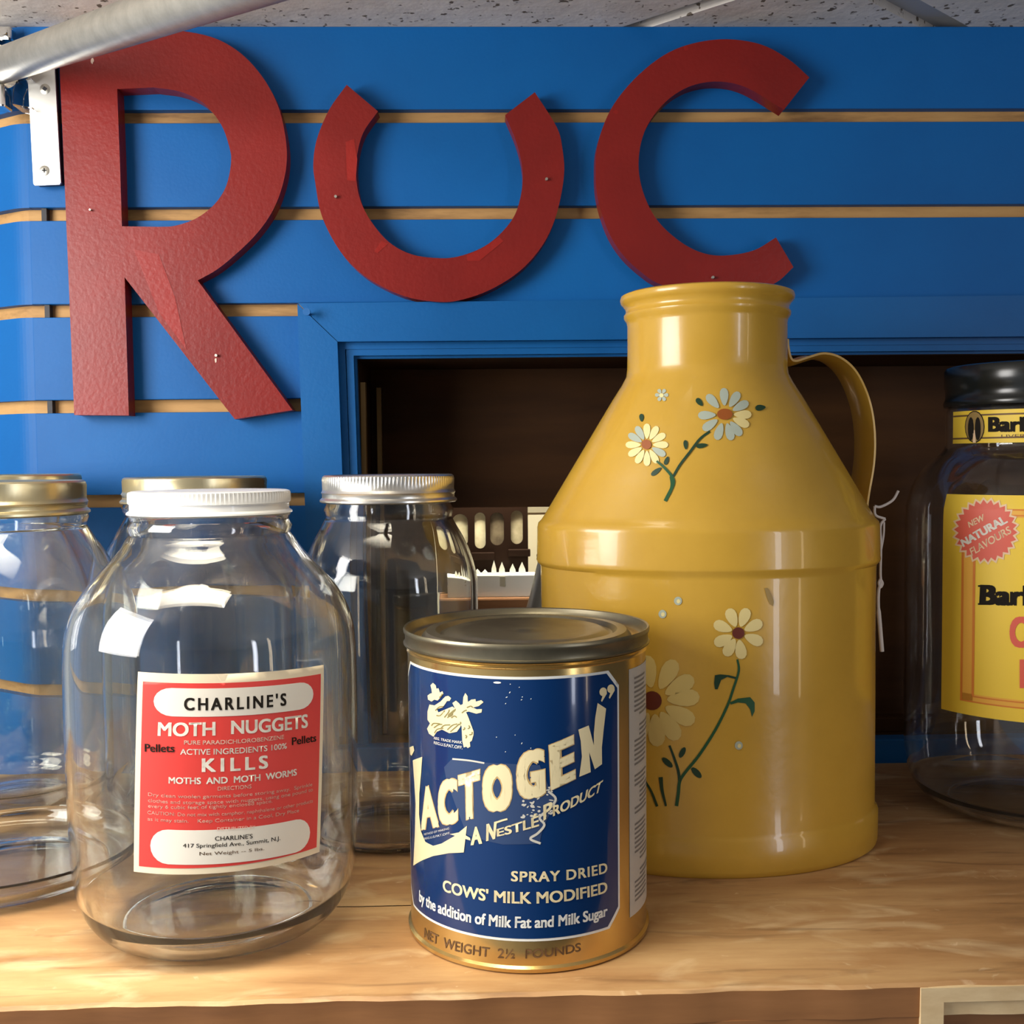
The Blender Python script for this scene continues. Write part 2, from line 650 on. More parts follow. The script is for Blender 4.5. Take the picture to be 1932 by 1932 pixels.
bm = bmesh.new()
zs = [CEIL_Z] + [g for g in groove_z if g < CEIL_Z - 0.02] + [-0.25]
for i in range(len(zs) - 1):
    z1 = zs[i] - (GH if i else 0)
    z0 = zs[i + 1] + (GH if i < len(zs) - 2 else 0)
    for r in clip_alcove(corner_x, 0.9, z0, z1):
        box(bm, r[0], r[1], W, W + 0.009, r[2], r[3], 0, 0.0006)
for z in zs[1:-1]:
    for r in clip_alcove(corner_x - 0.004, 0.9, z - 0.012, z + 0.012):
        box(bm, r[0], r[1], W + 0.0085, W + 0.014, r[2], r[3], 1)
tag(link('wall_back', bm, ['blue_paint', 'groove_board']), 'blue slatted display wall with tan grooves behind the shelf', 'wall', kind='structure')

bm = bmesh.new()
ang = math.radians(31)
dL = Vector((-math.cos(ang), math.sin(ang), 0))
nL = Vector((math.sin(ang), math.cos(ang), 0))     # into the wall
c0 = Vector((corner_x, W, 0))


def left_board(bm, z0, z1, d0, d1, s0, s1, mi):
    path = []
    for k in range(7):                              # rounded corner then straight run
        a = ang * k / 6
        path.append(None)
    fr, bk = [], []
    R = 0.035
    pts = []
    p = Vector((corner_x, W, 0)) - Vector((0.0, 0, 0))
    cur, head = p.copy(), 0.0
    pts.append((cur.copy(), 0.0))
    for k in range(6):
        head = ang * (k + 1) / 6
        cur = cur + Vector((-math.cos(head), math.sin(head), 0)) * (R * ang / 6)
        pts.append((cur.copy(), head))
    pts.append((cur + Vector((-math.cos(ang), math.sin(ang), 0)) * 0.35, ang))
    rows = []
    for q, h in pts:
        n = Vector((math.sin(h), math.cos(h), 0))
        rows.append([bm.verts.new((*(q + n * d).to_2d(), z)) for d, z in ((d0, z0), (d0, z1), (d1, z1), (d1, z0))])
    for A, B in zip(rows, rows[1:]):
        for k in range(4):
            k2 = (k + 1) % 4
            f = bm.faces.new((A[k], B[k], B[k2], A[k2]))
            f.material_index = mi
    bm.faces.new(rows[0]).material_index = mi
    bm.faces.new(list(reversed(rows[-1]))).material_index = mi


for i in range(len(zs) - 1):
    z1 = zs[i] - (GH if i else 0)
    z0 = zs[i + 1] + (GH if i < len(zs) - 2 else 0)
    left_board(bm, z0, z1, 0.0006, 0.009, 0, 1, 0)
for z in zs[1:-1]:
    left_board(bm, z - 0.012, z + 0.012, 0.0085, 0.014, 0, 1, 1)
tag(link('wall_left', bm, ['blue_paint', 'groove_board']), 'blue slatted wall section turning away at the left corner', 'wall', kind='structure')

# dark joints in the grooves beside the corner
bm = bmesh.new()
jx = [at_y(x, y, W).x for x, y in ((81, 403), (87, 588), (92, 764))]
for x, z in zip(jx, (groove_z[2], groove_z[3], groove_z[4])):
    box(bm, x - 0.002, x + 0.002, W + 0.002, W + 0.0086, z - GH, z + GH, 0)
tag(link('trim_1', bm, 'dark_gap'), 'dark joints in the wall grooves near the corner', 'trim', kind='structure')

# ceiling: four tiles meeting at a crossing of two grid bars
bm = bmesh.new()


def cz(px, py): return at_z(px, py, CEIL_Z)


l1a, l1b = cz(1223, 42), cz(1352, 0)
l2a, l2b = cz(1765, 40), cz(1690, 0)
d1 = (l1b - l1a).normalized()
d2 = (l2b - l2a).normalized()
# crossing
den = d1.x * d2.y - d1.y * d2.x
tt = ((l2a.x - l1a.x) * d2.y - (l2a.y - l1a.y) * d2.x) / den
X = l1a + d1 * tt
h1, h2 = 0.008, 0.013


def wedge(a, b, ha, hb):
    """tile between directions a and b from the crossing; ha/hb half widths of the bars"""
    na = (b - a * b.dot(a)).normalized()
    nb = (a - b * a.dot(b)).normalized()
    A0 = X + na * ha + a * (hb * 1.02)
    apex = X + na * ha + nb * hb
    f = [apex, apex + a * 4, apex + a * 4 + b * 4, apex + b * 4]
    t = bmesh.new()
    prism(t, [Vector((p.x, p.y, CEIL_Z)) for p in f], [Vector((p.x, p.y, CEIL_Z + 0.014)) for p in f], 0)
    for co, no in (((0, W + 0.3, 0), (0, 1, 0)), ((1.6, 0, 0), (1, 0, 0)), ((-1.6, 0, 0), (-1, 0, 0)), ((0, -1.6, 0), (0, -1, 0))):
        g = t.verts[:] + t.edges[:] + t.faces[:]
        r = bmesh.ops.bisect_plane(t, geom=g, plane_co=co, plane_no=no, clear_outer=True)
        ed = [e for e in r['geom_cut'] if isinstance(e, bmesh.types.BMEdge)]
        if ed: bmesh.ops.edgeloop_fill(t, edges=ed)
    bmesh.ops.recalc_face_normals(t, faces=t.faces[:])
    me = bpy.data.meshes.new('tmp')
    t.to_mesh(me)
    t.free()
    bm.from_mesh(me)
    bpy.data.meshes.remove(me)


wedge(d1, d2, h1, h2)
wedge(-d1, d2, h1, h2)
wedge(d1, -d2, h1, h2)
wedge(-d1, -d2, h1, h2)
n0 = len(bm.faces)
box(bm, -1.6, 1.6, -1.6, W + 0.3, CEIL_Z + 0.007, CEIL_Z + 0.02, 1)
ceil = tag(link('ceiling', bm, ['ceiling_tile', 'grid_bar']), 'speckled white drop ceiling tiles with grey grid bars', 'ceiling', kind='structure')
# dark fissures in the tile face
m = MATS['ceiling_tile']
nt = m.node_tree
N, L = nt.nodes, nt.links
b = N['Principled BSDF']
src = b.inputs['Base Color'].links[0].from_socket
tc = [n for n in N if n.type == 'TEX_COORD'][0]
vo = N.new('ShaderNodeTexNoise')
vo.inputs['Scale'].default_value = 150
vo.inputs['Detail'].default_value = 2.0
L.new(tc.outputs['Object'], vo.inputs['Vector'])
rp = N.new('ShaderNodeValToRGB')
rp.color_ramp.elements[0].position = 0.63
rp.color_ramp.elements[0].color = (0, 0, 0, 1)
rp.color_ramp.elements[1].position = 0.68
rp.color_ramp.elements[1].color = (1, 1, 1, 1)
L.new(vo.outputs['Fac'], rp.inputs[0])
mx = N.new('ShaderNodeMix')
mx.data_type = 'RGBA'
L.new(rp.outputs[0], mx.inputs['Factor'])
L.new(src, mx.inputs['A'])
mx.inputs['B'].default_value = (0.14, 0.11, 0.08, 1)
L.new(mx.outputs['Result'], b.inputs['Base Color'])

# ------------------------------------------------------------------ alcove and its casing
AB = W + 0.115                             # face of the dark panel at the back


def slab_px(bm, pts, y0, y1, mi=0):
    f = [at_y(x, y, y0) for x, y in pts]
    prism(bm, f, [Vector((p.x, y1, p.z)) for p in f], mi)


win = bpy.data.objects.new('window_1', None)
COL.objects.link(win)
win.location = (ALX0, W, 0)
tag(win, 'blue moulded casing around the dark alcove in the wall', 'window frame', kind='structure')
TF = W - 0.012
bm = bmesh.new()
slab_px(bm, [(561, 573), (636.5, 645), (646, 900), (668, 1470), (600, 1470), (575, 945), (567, 745)], TF, W + 0.002)
link('side_casing', bm, 'blue_trim_paint', win, world=True)
bm = bmesh.new()
slab_px(bm, [(562, 572), (1300, 564.5), (2150, 555), (2150, 633), (1300, 639.5), (637.5, 644.5)], TF, W + 0.002)
link('head_casing', bm, 'blue_trim_paint', win, world=True)
bm = bmesh.new()
lo, hi = at_y(1690, 1440, TF).z - 0.02, at_y(1690, 1395, TF).z
box(bm, ALX0 - 0.012, 0.9, TF, W + 0.004, lo, hi, 0, 0.001)
link('sill_casing', bm, 'blue_trim_paint', win, world=True)
bm = bmesh.new()
steps = [((637, 645), (646, 900), (668, 1470), 639.5, 633, W - 0.004),
         ((648, 654), (657, 900), (676, 1470), 648.5, 642, W + 0.001),
         ((653, 657), (661, 900), (680, 1470), 651.5, 645, W - 0.003),
         ((662, 666), (670, 900), (688, 1470), 660.5, 654, W + 0.003)]
for k, (a, b_, c_, m1, m2, Y) in enumerate(steps):
    wd = 14 if k < 3 else 11
    slab_px(bm, [a, (a[0] + wd, a[1] + wd), (b_[0] + wd, b_[1]), (c_[0] + wd, c_[1]), c_, b_], Y, W + 0.008 + 0.0003 * k)
    slab_px(bm, [a, (1300, m1), (2150, m2), (2150, m2 + wd), (1300, m1 + wd), (a[0] + wd, a[1] + wd)], Y, W + 0.008 + 0.0003 * k)
link('stepped_moulding', bm, 'blue_trim_paint', win, world=True)
bm = bmesh.new()
box(bm, ALX0 - 0.008, ALX0, W + 0.006, AB + 0.004, ALZ0 - 0.04, ALZ1 + 0.006, 0)
box(bm, ALX0, 0.9, W + 0.006, AB + 0.004, ALZ1, ALZ1 + 0.006, 0)
box(bm, ALX0 - 0.005, 0.9, W + 0.006, AB + 0.30, -0.02, -0.004, 0)
link('reveal', bm, 'dark_wood', win, world=True)
bm = bmesh.new()
for px, Y in ((683, W + 0.03), (712, AB - 0.006)):
    zt = at_y(px, 722 if px < 700 else 732, Y).z
    x = ALX0 + 0.0006 if px < 700 else at_y(712, 800, Y).x
    box(bm, x, x + 0.004, Y - 0.004, Y + 0.005, ALZ0 - 0.02, zt, 0)
link('track_strip', bm, 'brass_strip', win, world=True)

# dark boards closing the alcove, with the lit gap between them
gx0, gx1 = at_y(838, 1000, AB).x, at_y(1130, 1000, AB).x
gz = at_y(940, 957, AB).z
bm = bmesh.new()
box(bm, ALX0 - 0.006, 0.9, AB, AB + 0.012, gz, ALZ1 + 0.006)
box(bm, gx1, 0.9, AB, AB + 0.012, -0.01, gz)
box(bm, ALX0 - 0.006, gx0, AB, AB + 0.012, -0.01, gz)
box(bm, gx1, 0.9, AB - 0.018, AB, -0.004, at_y(1690, 1354, AB - 0.018).z, 0, 0.001)
tag(link('wall_alcove', bm, 'dark_wood'), 'dark brown wood boards closing the back of the alcove', 'wall', kind='structure')
bm = bmesh.new()
box(bm, gx0 - 0.08, gx1 + 0.08, AB + 0.22, AB + 0.23, -0.02, gz + 0.12, 0)
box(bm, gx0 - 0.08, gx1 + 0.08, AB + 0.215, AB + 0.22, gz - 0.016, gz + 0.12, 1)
tag(link('wall_rear', bm, ['cream', 'cream_shade']), 'pale cream wall glimpsed through the gap in the alcove boards', 'wall', kind='structure')
area_light('alcove_fill_light', (gx0 + 0.06, AB + 0.030, gz + 0.075), (gx0 + 0.05, AB + 0.075, 0.12), 0.13, 0.02, 0.85, (1.0, 0.90, 0.68))  # added unseen fill that brightens the panes, tray and rear wall

# ================================================================== SHELF
fa, fb = at_z(0, 1902, 0), at_z(1735, 1857, 0)
fdir = (fb - fa).normalized()


def fy(x): return fa.y + (x - fa.x) * fdir.y / fdir.x


SB = 0.868
XL, XR = -0.62, 0.62
cab = empty('wooden_cabinet', (0, 0.68, -0.3), 'worn tan wooden cabinet top carrying the jars, tin and jug', 'cabinet')
xs_ = at_z(1736, 1857, 0).x
bm = bmesh.new()
xsn = [XL + (XR - XL) * k / 120 for k in range(121)]
rows = []
for x in xsn:
    e = fy(x) + 0.0007 * math.sin(x * 63) + 0.0005 * math.sin(x * 171 + 1)
    rows.append([bm.verts.new(p) for p in ((x, SB, 0), (x, e + 0.002, 0), (x, e, -0.0014), (x, e + 0.0005, -0.016), (x, SB, -0.016))])
for A, B in zip(rows, rows[1:]):
    for k in range(5):
        f = bm.faces.new((A[k], A[(k + 1) % 5], B[(k + 1) % 5], B[k]))
        f.material_index = 0 if k < 2 else 1
bm.faces.new(rows[0])
bm.faces.new(list(reversed(rows[-1])))
bmesh.ops.recalc_face_normals(bm, faces=bm.faces[:])
for f in bm.faces:
    c = f.calc_center_median()
    if f.material_index == 1 and c.x > xs_ and c.z > -0.012 and c.z < -0.002: f.material_index = 2
sa, sb_ = at_z(560, 1713, 0.0003), at_z(800, 1708, 0.0003)
sf = bm.faces.new([bm.verts.new(p) for p in (sa, sb_, sb_ + Vector((0, .0007, 0)), sa + Vector((0, .0007, 0)))])
sf.material_index = 3
link('top_board', bm, ['shelf_wood', 'front_wood', 'pale_edge', 'dark_wood'], cab, smooth=30, world=True)
bm = bmesh.new()
prism(bm, [(XL, fy(XL) + 0.001, -0.016), (xs_, fy(xs_) + 0.001, -0.016), (xs_, fy(xs_) + 0.001, -0.3), (XL, fy(XL) + 0.001, -0.3)],
      [(XL, fy(XL) + 0.018, -0.016), (xs_, fy(xs_) + 0.018, -0.016), (xs_, fy(xs_) + 0.018, -0.3), (XL, fy(XL) + 0.018, -0.3)])
bmesh.ops.recalc_face_normals(bm, faces=bm.faces[:])
link('front_board', bm, 'front_wood', cab, world=True)
bm = bmesh.new()
xe = xs_ + 0.011
for (x0, x1, z0, z1, o0, o1) in ((xs_, xe, -0.3, -0.0015, -0.0012, 0.018), (xe, XR, -0.0085, -0.0015, -0.0012, 0.018)):
    prism(bm, [(x0, fy(x0) + o0, z1), (x1, fy(x1) + o0, z1), (x1, fy(x1) + o0, z0), (x0, fy(x0) + o0, z0)],
          [(x0, fy(x0) + o1, z1), (x1, fy(x1) + o1, z1), (x1, fy(x1) + o1, z0), (x0, fy(x0) + o1, z0)])
bmesh.ops.recalc_face_normals(bm, faces=bm.faces[:])
link('edge_frame', bm, 'pale_edge', cab, world=True)
bm = bmesh.new()
prism(bm, [(xe, fy(xe) + 0.006, -0.0085), (XR, fy(XR) + 0.006, -0.0085), (XR, fy(XR) + 0.006, -0.3), (xe, fy(xe) + 0.006, -0.3)],
      [(xe, fy(xe) + 0.016, -0.0085), (XR, fy(XR) + 0.016, -0.0085), (XR, fy(XR) + 0.016, -0.3), (xe, fy(xe) + 0.016, -0.3)])
bmesh.ops.recalc_face_normals(bm, faces=bm.faces[:])
link('inset_panel', bm, 'front_wood', cab, world=True)

# ================================================================== RED LETTERS
LT = 0.016


def letter(name, outer, hole, label, nails, patches=()):
    Y0 = W - LT
    A = [at_y(x, y, Y0) for x, y in outer]
    H = [at_y(x, y, Y0) for x, y in hole] if hole else None
    c = sum(A, Vector()) / len(A)
    root = empty(name, (c.x, W, c.z), label, 'letter', 'red wooden sign letters')
    b = bmesh.new()
    loops = [A] + ([H] if H else [])
    edges, rings = [], []
    for lp in loops:
        vs = [b.verts.new(p) for p in lp]
        rings.append(vs)
        edges += [b.edges.new((vs[i], vs[(i + 1) % len(vs)])) for i in range(len(vs))]
    bmesh.ops.triangle_fill(b, edges=edges, use_beauty=True)
    for vs in rings:
        bk = [b.verts.new((v.co.x, W - 0.0002, v.co.z)) for v in vs]
        n = len(vs)
        for i in range(n):
            b.faces.new((vs[i], vs[(i + 1) % n], bk[(i + 1) % n], bk[i]))
    bmesh.ops.recalc_face_normals(b, faces=b.faces[:])
    for i, pp in enumerate(patches):
        f = [at_y(x, y, Y0 - 0.0003) for x, y in pp[0]]
        ff = b.faces.new([b.verts.new(p) for p in f])
        ff.normal_update()
        if ff.normal.y > 0: ff.normal_flip()
        ff.material_index = pp[1]
    link('letter_board', b, ['red_paint', 'red_patch', 'chip'], root, world=True)
    for x, y, r in nails:
        p = at_y(x, y, Y0)
        b = bmesh.new()
        tube(b, [p + Vector((0, 0.004, 0)), p + Vector((0, -0.003, 0))], r, 10)
        link('nail', b, 'screw_metal', root, world=True)
    return root


def sm(pts, n=5):
    return [(p.x, p.y) for p in catmull([(x, y, 0) for x, y in pts], n)]


R_out = [(110, 60)] + sm([(250, 55), (320, 56), (385, 66), (430, 84), (470, 115), (505, 160), (528, 210), (540, 270), (540, 315), (530, 360),
                          (512, 402), (485, 440), (450, 475), (410, 508), (373, 529)]) + [(552, 774), (443, 791), (235, 523), (243, 784), (140, 783),
                                                                                            (134, 640), (127, 470), (120, 300), (113, 140)]
R_hole = [(221, 168)] + sm([(290, 165), (340, 173), (385, 195), (417, 235), (432, 275), (436, 305), (427, 350), (405, 385), (370, 412), (330, 426), (300, 428)]) + [(230, 427), (226, 300)]


def blob(cx, cy, a, b_, n=9, seed=1):
    rr = random.Random(seed)
    return [(cx + a * math.cos(t) * rr.uniform(.7, 1.15), cy + b_ * math.sin(t) * rr.uniform(.7, 1.15)) for t in [2 * math.pi * k / n for k in range(n)]]


letter('sign_letter', R_out, R_hole, 'large red wooden letter R with chipped glossy paint', [(409, 671, 0.0011), (172, 397, 0.0008)],
       [(blob(174, 115, 3, 6, seed=2), 2), (blob(407, 680, 2, 5, seed=3), 2), ([(252, 470), (300, 480), (330, 560), (352, 660), (300, 590)], 1)])
U_out = sm([(654, 160), (621, 207), (598, 262), (591, 309), (595, 346), (606, 404), (632, 459), (664, 500), (705, 532), (763, 559), (821, 569), (864, 567),
            (922, 548), (980, 512), (1024, 462), (1050, 404), (1064, 332), (1061, 280), (1050, 239), (1009, 174)])
U_in = sm([(953, 217), (974, 268), (985, 314), (985, 355), (972, 404), (943, 442), (908, 468), (864, 484), (827, 487), (777, 480), (734, 457), (699, 416),
           (679, 375), (672, 332), (673, 297), (685, 251), (713, 210)])
letter('sign_letter', U_out + U_in, None, 'red wooden letter C turned to open upward like a horseshoe', [(634, 372, 0.0011), (1031, 339, 0.0011)],
       [([(908, 470), (942, 447), (950, 455), (905, 492), (882, 492), (880, 482)], 1), ([(720, 454), (732, 460), (712, 478), (706, 474)], 1),
        ([(652, 268), (668, 262), (674, 300), (671, 342), (655, 340)], 1)])
C_out = sm([(1527, 146), (1488, 112), (1436, 84), (1371, 74), (1307, 82), (1251, 105), (1195, 151), (1152, 207), (1128, 271), (1124, 323), (1128, 375), (1147, 435),
            (1173, 478), (1208, 512), (1250, 538), (1337, 556), (1423, 549), (1466, 532), (1497, 504)])
C_in = sm([(1464, 448), (1423, 472), (1371, 482), (1328, 478), (1285, 457), (1242, 418), (1216, 370), (1205, 319), (1210, 267), (1229, 224), (1264, 185), (1307, 161),
           (1358, 154), (1410, 166), (1479, 207)])
letter('sign_letter', C_out + C_in, None, 'red wooden letter C hanging above the yellow jug', [(1344, 524, 0.0011)],
       [(blob(1162, 211, 5, 4, seed=5), 1), (blob(1294, 91, 5, 5, seed=6), 1)])

# ================================================================== RAIL, PLATE, HOOK
pa, pb = at_depth(0, 124.5, 0.84), at_depth(400, -10, 0.575)
dr = (pb - pa).normalized()
start = pa - dr * 0.035
rail = empty('hanging_rail', start, 'grey metal display rail jutting out over the letter R', 'rail')
bm = bmesh.new()
end = pa + dr * 0.52
tube(bm, [start, end], 0.0127, 40)
link('rod', bm, 'rod_metal', rail, smooth=40, world=True)
bm = bmesh.new()
q = at_depth(6, 178, 0.845)
box(bm, q.x - 0.016, q.x + 0.004, q.y - 0.008, q.y + 0.008, q.z - 0.012, q.z + 0.006, 0, 0.002)
q2 = at_depth(4, 66, 0.85)
box(bm, q2.x - 0.02, q2.x + 0.009, q2.y - 0.006, q2.y + 0.006, q2.z - 0.006, q2.z + 0.005, 0, 0.002)
tube(bm, [pa - dr * 0.012, pa - dr * 0.004], 0.0165, 32)
tube(bm, [q2 + Vector((0.004, -0.008, 0)), q2 + Vector((0.004, 0.004, 0))], 0.003, 12)
# back plate to the wall
box(bm, start.x - 0.02, start.x + 0.012, start.y - 0.004, W + 0.034, start.z - 0.02, start.z + 0.02, 0, 0.001)
link('clamp', bm, 'chrome', rail, world=True)

bm = bmesh.new()
Yh = 0.865
hp = [at_y(x, y, Yh) for x, y in ((58, 150), (34, 154), (27, 168), (25, 196), (42, 200), (60, 202))]
fr, bk = [], []
for p in hp: fr.append(p); bk.append(p + Vector((0, 0.018, 0)))
for i in range(len(hp) - 1):
    d = (hp[i + 1] - hp[i]).normalized()
    n = Vector((d.z, 0, -d.x)) * 0.0011
    prism(bm, [fr[i], fr[i + 1], fr[i + 1] + n, fr[i] + n], [bk[i], bk[i + 1], bk[i + 1] + n, bk[i] + n])
bmesh.ops.recalc_face_normals(bm, faces=bm.faces[:])
tag(link('plastic_hook', bm, 'clear_plastic'), 'small clear plastic hook on the wall under the metal rail', 'hook')

pl = [(50, 100), (101, 92), (114.5, 344), (112, 348), (66, 350), (63, 347)]
PY = W - 0.011
cpl = at_y(85, 240, W)
plate = empty('mounting_plate', (cpl.x, W, cpl.z), 'bright metal plate with two screws left of the letter R', 'bracket')
bm = bmesh.new()
slab_px(bm, pl, PY, PY + 0.002)
link('plate', bm, 'bright_metal', plate, world=True)
bm = bmesh.new()
f = [at_y(x, y, PY + 0.002) for x, y in pl]
cc = sum(f, Vector()) / len(f)
f = [cc + (p - cc) * 0.97 for p in f]
prism(bm, f, [Vector((p.x, W - 0.0002, p.z)) for p in f])
link('backing', bm, 'dark_gap', plate, world=True)
for (x, y, sq) in ((85, 168, True), (84, 322, False)):
    p = at_y(x, y, PY)
    bm = bmesh.new()
    lathe(bm, [(0, 0.0006), (0.003, 0.0006), (0.0048, -0.0004)], 28, mi=0)
    bmesh.ops.rotate(bm, cent=(0, 0, 0), matrix=Matrix.Rotation(math.radians(90), 3, 'X'), verts=bm.verts[:])
    if sq:
        box(bm, -0.0014, 0.0014, -0.0009, -0.0004, -0.0014, 0.0014, 1)
        bmesh.ops.rotate(bm, cent=(0, 0, 0), matrix=Matrix.Rotation(math.radians(40), 3, 'Y'), verts=bm.verts[-8:])
    else:
        box(bm, -0.0018, 0.0018, -0.0009, -0.0004, -0.0005, 0.0005, 1)
        box(bm, -0.0005, 0.0005, -0.0009, -0.0004, -0.0018, 0.0018, 1)
    bmesh.ops.translate(bm, verts=bm.verts[:], vec=p)
    link('screw', bm, ['screw_metal', 'dark_gap'], plate, world=True)

# painted nail in the casing corner
bm = bmesh.new()
p = at_y(585, 594, TF)
tube(bm, [p + Vector((0, 0.003, 0)), p + Vector((-0.001, -0.010, 0.001))], 0.0011, 10)
tube(bm, [p + Vector((-0.001, -0.0095, 0.001)), p + Vector((-0.0011, -0.0108, 0.001))], 0.003, 14)
tag(link('wall_nail', bm, 'blue_trim_paint'), 'blue painted nail sticking out of the casing corner', 'nail')

# ================================================================== GLASS JARS
def smooth_prof(p, n=4):
    q = catmull([(r, z, 0) for r, z in p], n)
    return [(max(v.x, 0.0), v.y) for v in q]


ZK = 1.0265


def zk(p): return [(r, z * ZK) for r, z in p]


def zc(p): return [(r, z * 1.05) for r, z in p]


def jar_at(px, py, d):
    q = at_depth(px, py, d)
    return q.x, q.y


def glass_body(bm, outer, th, base_r, thb=0.006):
    """outer: profile from the foot up to the mouth. builds outer skin, rim and inner skin"""
    foot = [(0, 0.0022), (base_r * 0.72, 0.0020), (base_r * 0.86, 0.0004), (base_r * 0.95, 0.0)]
    inner = []
    for r, z in reversed(outer):
        zi = z if z > thb + 0.012 else max(thb, z + thb * 0.6)
        inner.append((max(r - th, 0.001), zi))
    inner = [q for i, q in enumerate(inner) if i == 0 or q[1] < inner[i - 1][1] - 1e-6]
    inner = inner + [(inner[-1][0] * 0.8, thb + 0.0004), (0, thb + 0.0018)]
    lathe(bm, foot + outer + inner, 112)


def make_lid(parent, r, z0, z1, mat, style):
    bm = bmesh.new()
    h = z1 - z0
    if style == 'two':            # ring band with two beads
        prof = [(r * .93, z0), (r * 1.0, z0 + .0004), (r * 1.02, z0 + h * .06), (r * 1.02, z0 + h * .12), (r * .985, z0 + h * .20), (r * .985, z0 + h * .32), (r * 1.0, z0 + h * .38),
                (r * .985, z0 + h * .44), (r * .98, z0 + h * .5), (r * .985, z0 + h * .86), (r * .975, z0 + h * .95), (r * .95, z1), (r * .88, z1 - .0004), (r * .86, z1 - .0012), (0, z1 - .0010)]
        kn = {8: .0008, 9: .0008}
    else:
        prof = [(r * .93, z0), (r * 1.0, z0 + .0004), (r * 1.015, z0 + h * .05), (r * 1.01, z0 + h * .12), (r * .975, z0 + h * .20), (r * .975, z0 + h * .44), (r * .99, z0 + h * .50),
                (r * .995, z0 + h * .54), (r * .995, z0 + h * .88), (r * .985, z0 + h * .96), (r * .95, z1), (r * .85, z1 - .0006), (0, z1 - .0006)]
        kn = {7: .0008, 8: .0008}
    lathe(bm, prof, 240, knurl=kn)
    return link('lid', bm, mat, parent, smooth=40)


def make_jar(name, x, y, outer, th, base_r, gl, lid, label, group='clear glass jars', thb=0.006):
    root = empty(name, (x, y, 0), label, 'jar', group)
    outer = zk(outer)
    lid = (lid[0], lid[1] * ZK, lid[2] * ZK, *lid[3:])
    bm = bmesh.new()
    glass_body(bm, outer, th, base_r, thb)
    link('body', bm, gl, root, smooth=50)
    make_lid(root, *lid)
    return root


def neck_ring(r, z0, z1):
    h = z1 - z0
    return [(r * 1.0, z0), (r * 1.03, z0 + h * .25), (r * .985, z0 + h * .45), (r * 1.02, z0 + h * .7), (r * .98, z0 + h * .85), (r * .955, z1), (r * .93, z1 + 0.001)]


# the moth jar in front
mx_, my_ = jar_at(401, 1120, 0.590)
moth_body = smooth_prof([(r * 0.972, z) for r, z in [(0.050, 0.0), (0.0585, 0.0015), (0.0665, 0.0065), (0.0728, 0.016), (0.0765, 0.030), (0.0780, 0.050), (0.0788, 0.090), (0.0790, 0.130), (0.0786, 0.1466), (0.0772, 0.158), (0.0735, 0.1688),
                         (0.0673, 0.1785), (0.0587, 0.1879), (0.0505, 0.1965), (0.0452, 0.2045)]]) + neck_ring(0.0420, 0.2065, 0.222)
moth = make_jar('glass_jar', mx_, my_, moth_body, 0.0030, 0.053, 'jar_glass', (0.0428, 0.2166, 0.2290, 'white_lid', 'one'),
                'big clear glass jar with white lid and red moth nugget label')
ms = Surf(mx_, my_, zk(moth_body))
P = Print(ms)
TL, TR, BR, BL = (261, 1267), (610, 1254), (602, 1607), (253, 1644)
q = P.px([BL, BR, TL, TR])
# outline with the torn notch in the top edge
top = [P.quadmap(q, s, 1.0) for s in (0, .2, .385)] + [P.quadmap(q, .40, .988), P.quadmap(q, .415, .962), P.quadmap(q, .432, .965), P.quadmap(q, .445, .995)] + [P.quadmap(q, s, 1.0) for s in (.5, .8, 1.0)]
P.poly([q[0], q[1]] + list(reversed(top)), 'label_cream', 0)


def sub(q, s0, s1, t0, t1):
    return [Print.quadmap(q, s0, t0), Print.quadmap(q, s1, t0), Print.quadmap(q, s0, t1), Print.quadmap(q, s1, t1)]


rq = sub(q, 0.030, 0.975, 0.032, 0.955)
P.poly([rq[0], rq[1], rq[3], Print.quadmap(q, .46, .955), Print.quadmap(q, .424, .94), Print.quadmap(q, .40, .955), rq[2]], 'label_red', 1)


def A2(x, y): return (240 + x / 4.83, 1240 + y / 4.83)


def A3(x, y): return (240 + x / 4.83, 1440 + y / 4.83)


def QQ(fn, bl, br, tl, tr): return [fn(*bl), fn(*br), fn(*tl), fn(*tr)]


P.pill(QQ(A2, (245, 528), (1690, 455), (245, 270), (1690, 212)), 4.6, 'label_white', 2)
P.text("CHARLINE'S", QQ(A2, (520, 482), (1445, 438), (520, 362), (1445, 320)), 'ink_black', 3, 0.035, 1.35)
P.text("MOTH", QQ(A2, (280, 715), (805, 712), (285, 588), (805, 585)), 'label_white', 2, 0.03)
P.text("NUGGETS", QQ(A2, (945, 700), (1640, 640), (945, 575), (1640, 515)), 'label_white', 2, 0.03)
P.text("PURE PARADICHLOROBENZENE", QQ(A2, (520, 793), (1425, 742), (520, 755), (1425, 705)), 'ink_pale', 2, 0.015)
P.text("ACTIVE INGREDIENTS 100%", QQ(A2, (485, 885), (1450, 830), (485, 832), (1450, 778)), 'label_white', 2, 0.015)
P.text("Pellets", QQ(A2, (165, 858), (435, 862), (165, 785), (435, 790)), 'ink_black', 3, 0.02)
P.text("Pellets", QQ(A2, (1495, 800), (1715, 765), (1495, 730), (1715, 695)), 'ink_black', 3, 0.02)
P.text("KILLS", QQ(A2, (680, 1045), (1280, 1010), (680, 918), (1280, 890)), 'label_white', 2, 0.035, 1.4)
P.text("MOTHS  AND  MOTH  WORMS", QQ(A3, (380, 182), (1540, 108), (380, 122), (1540, 48)), 'label_white', 2, 0.03)
P.text("DIRECTIONS", QQ(A3, (825, 247), (1130, 225), (825, 212), (1130, 190)), 'ink_pale', 2, 0.01)
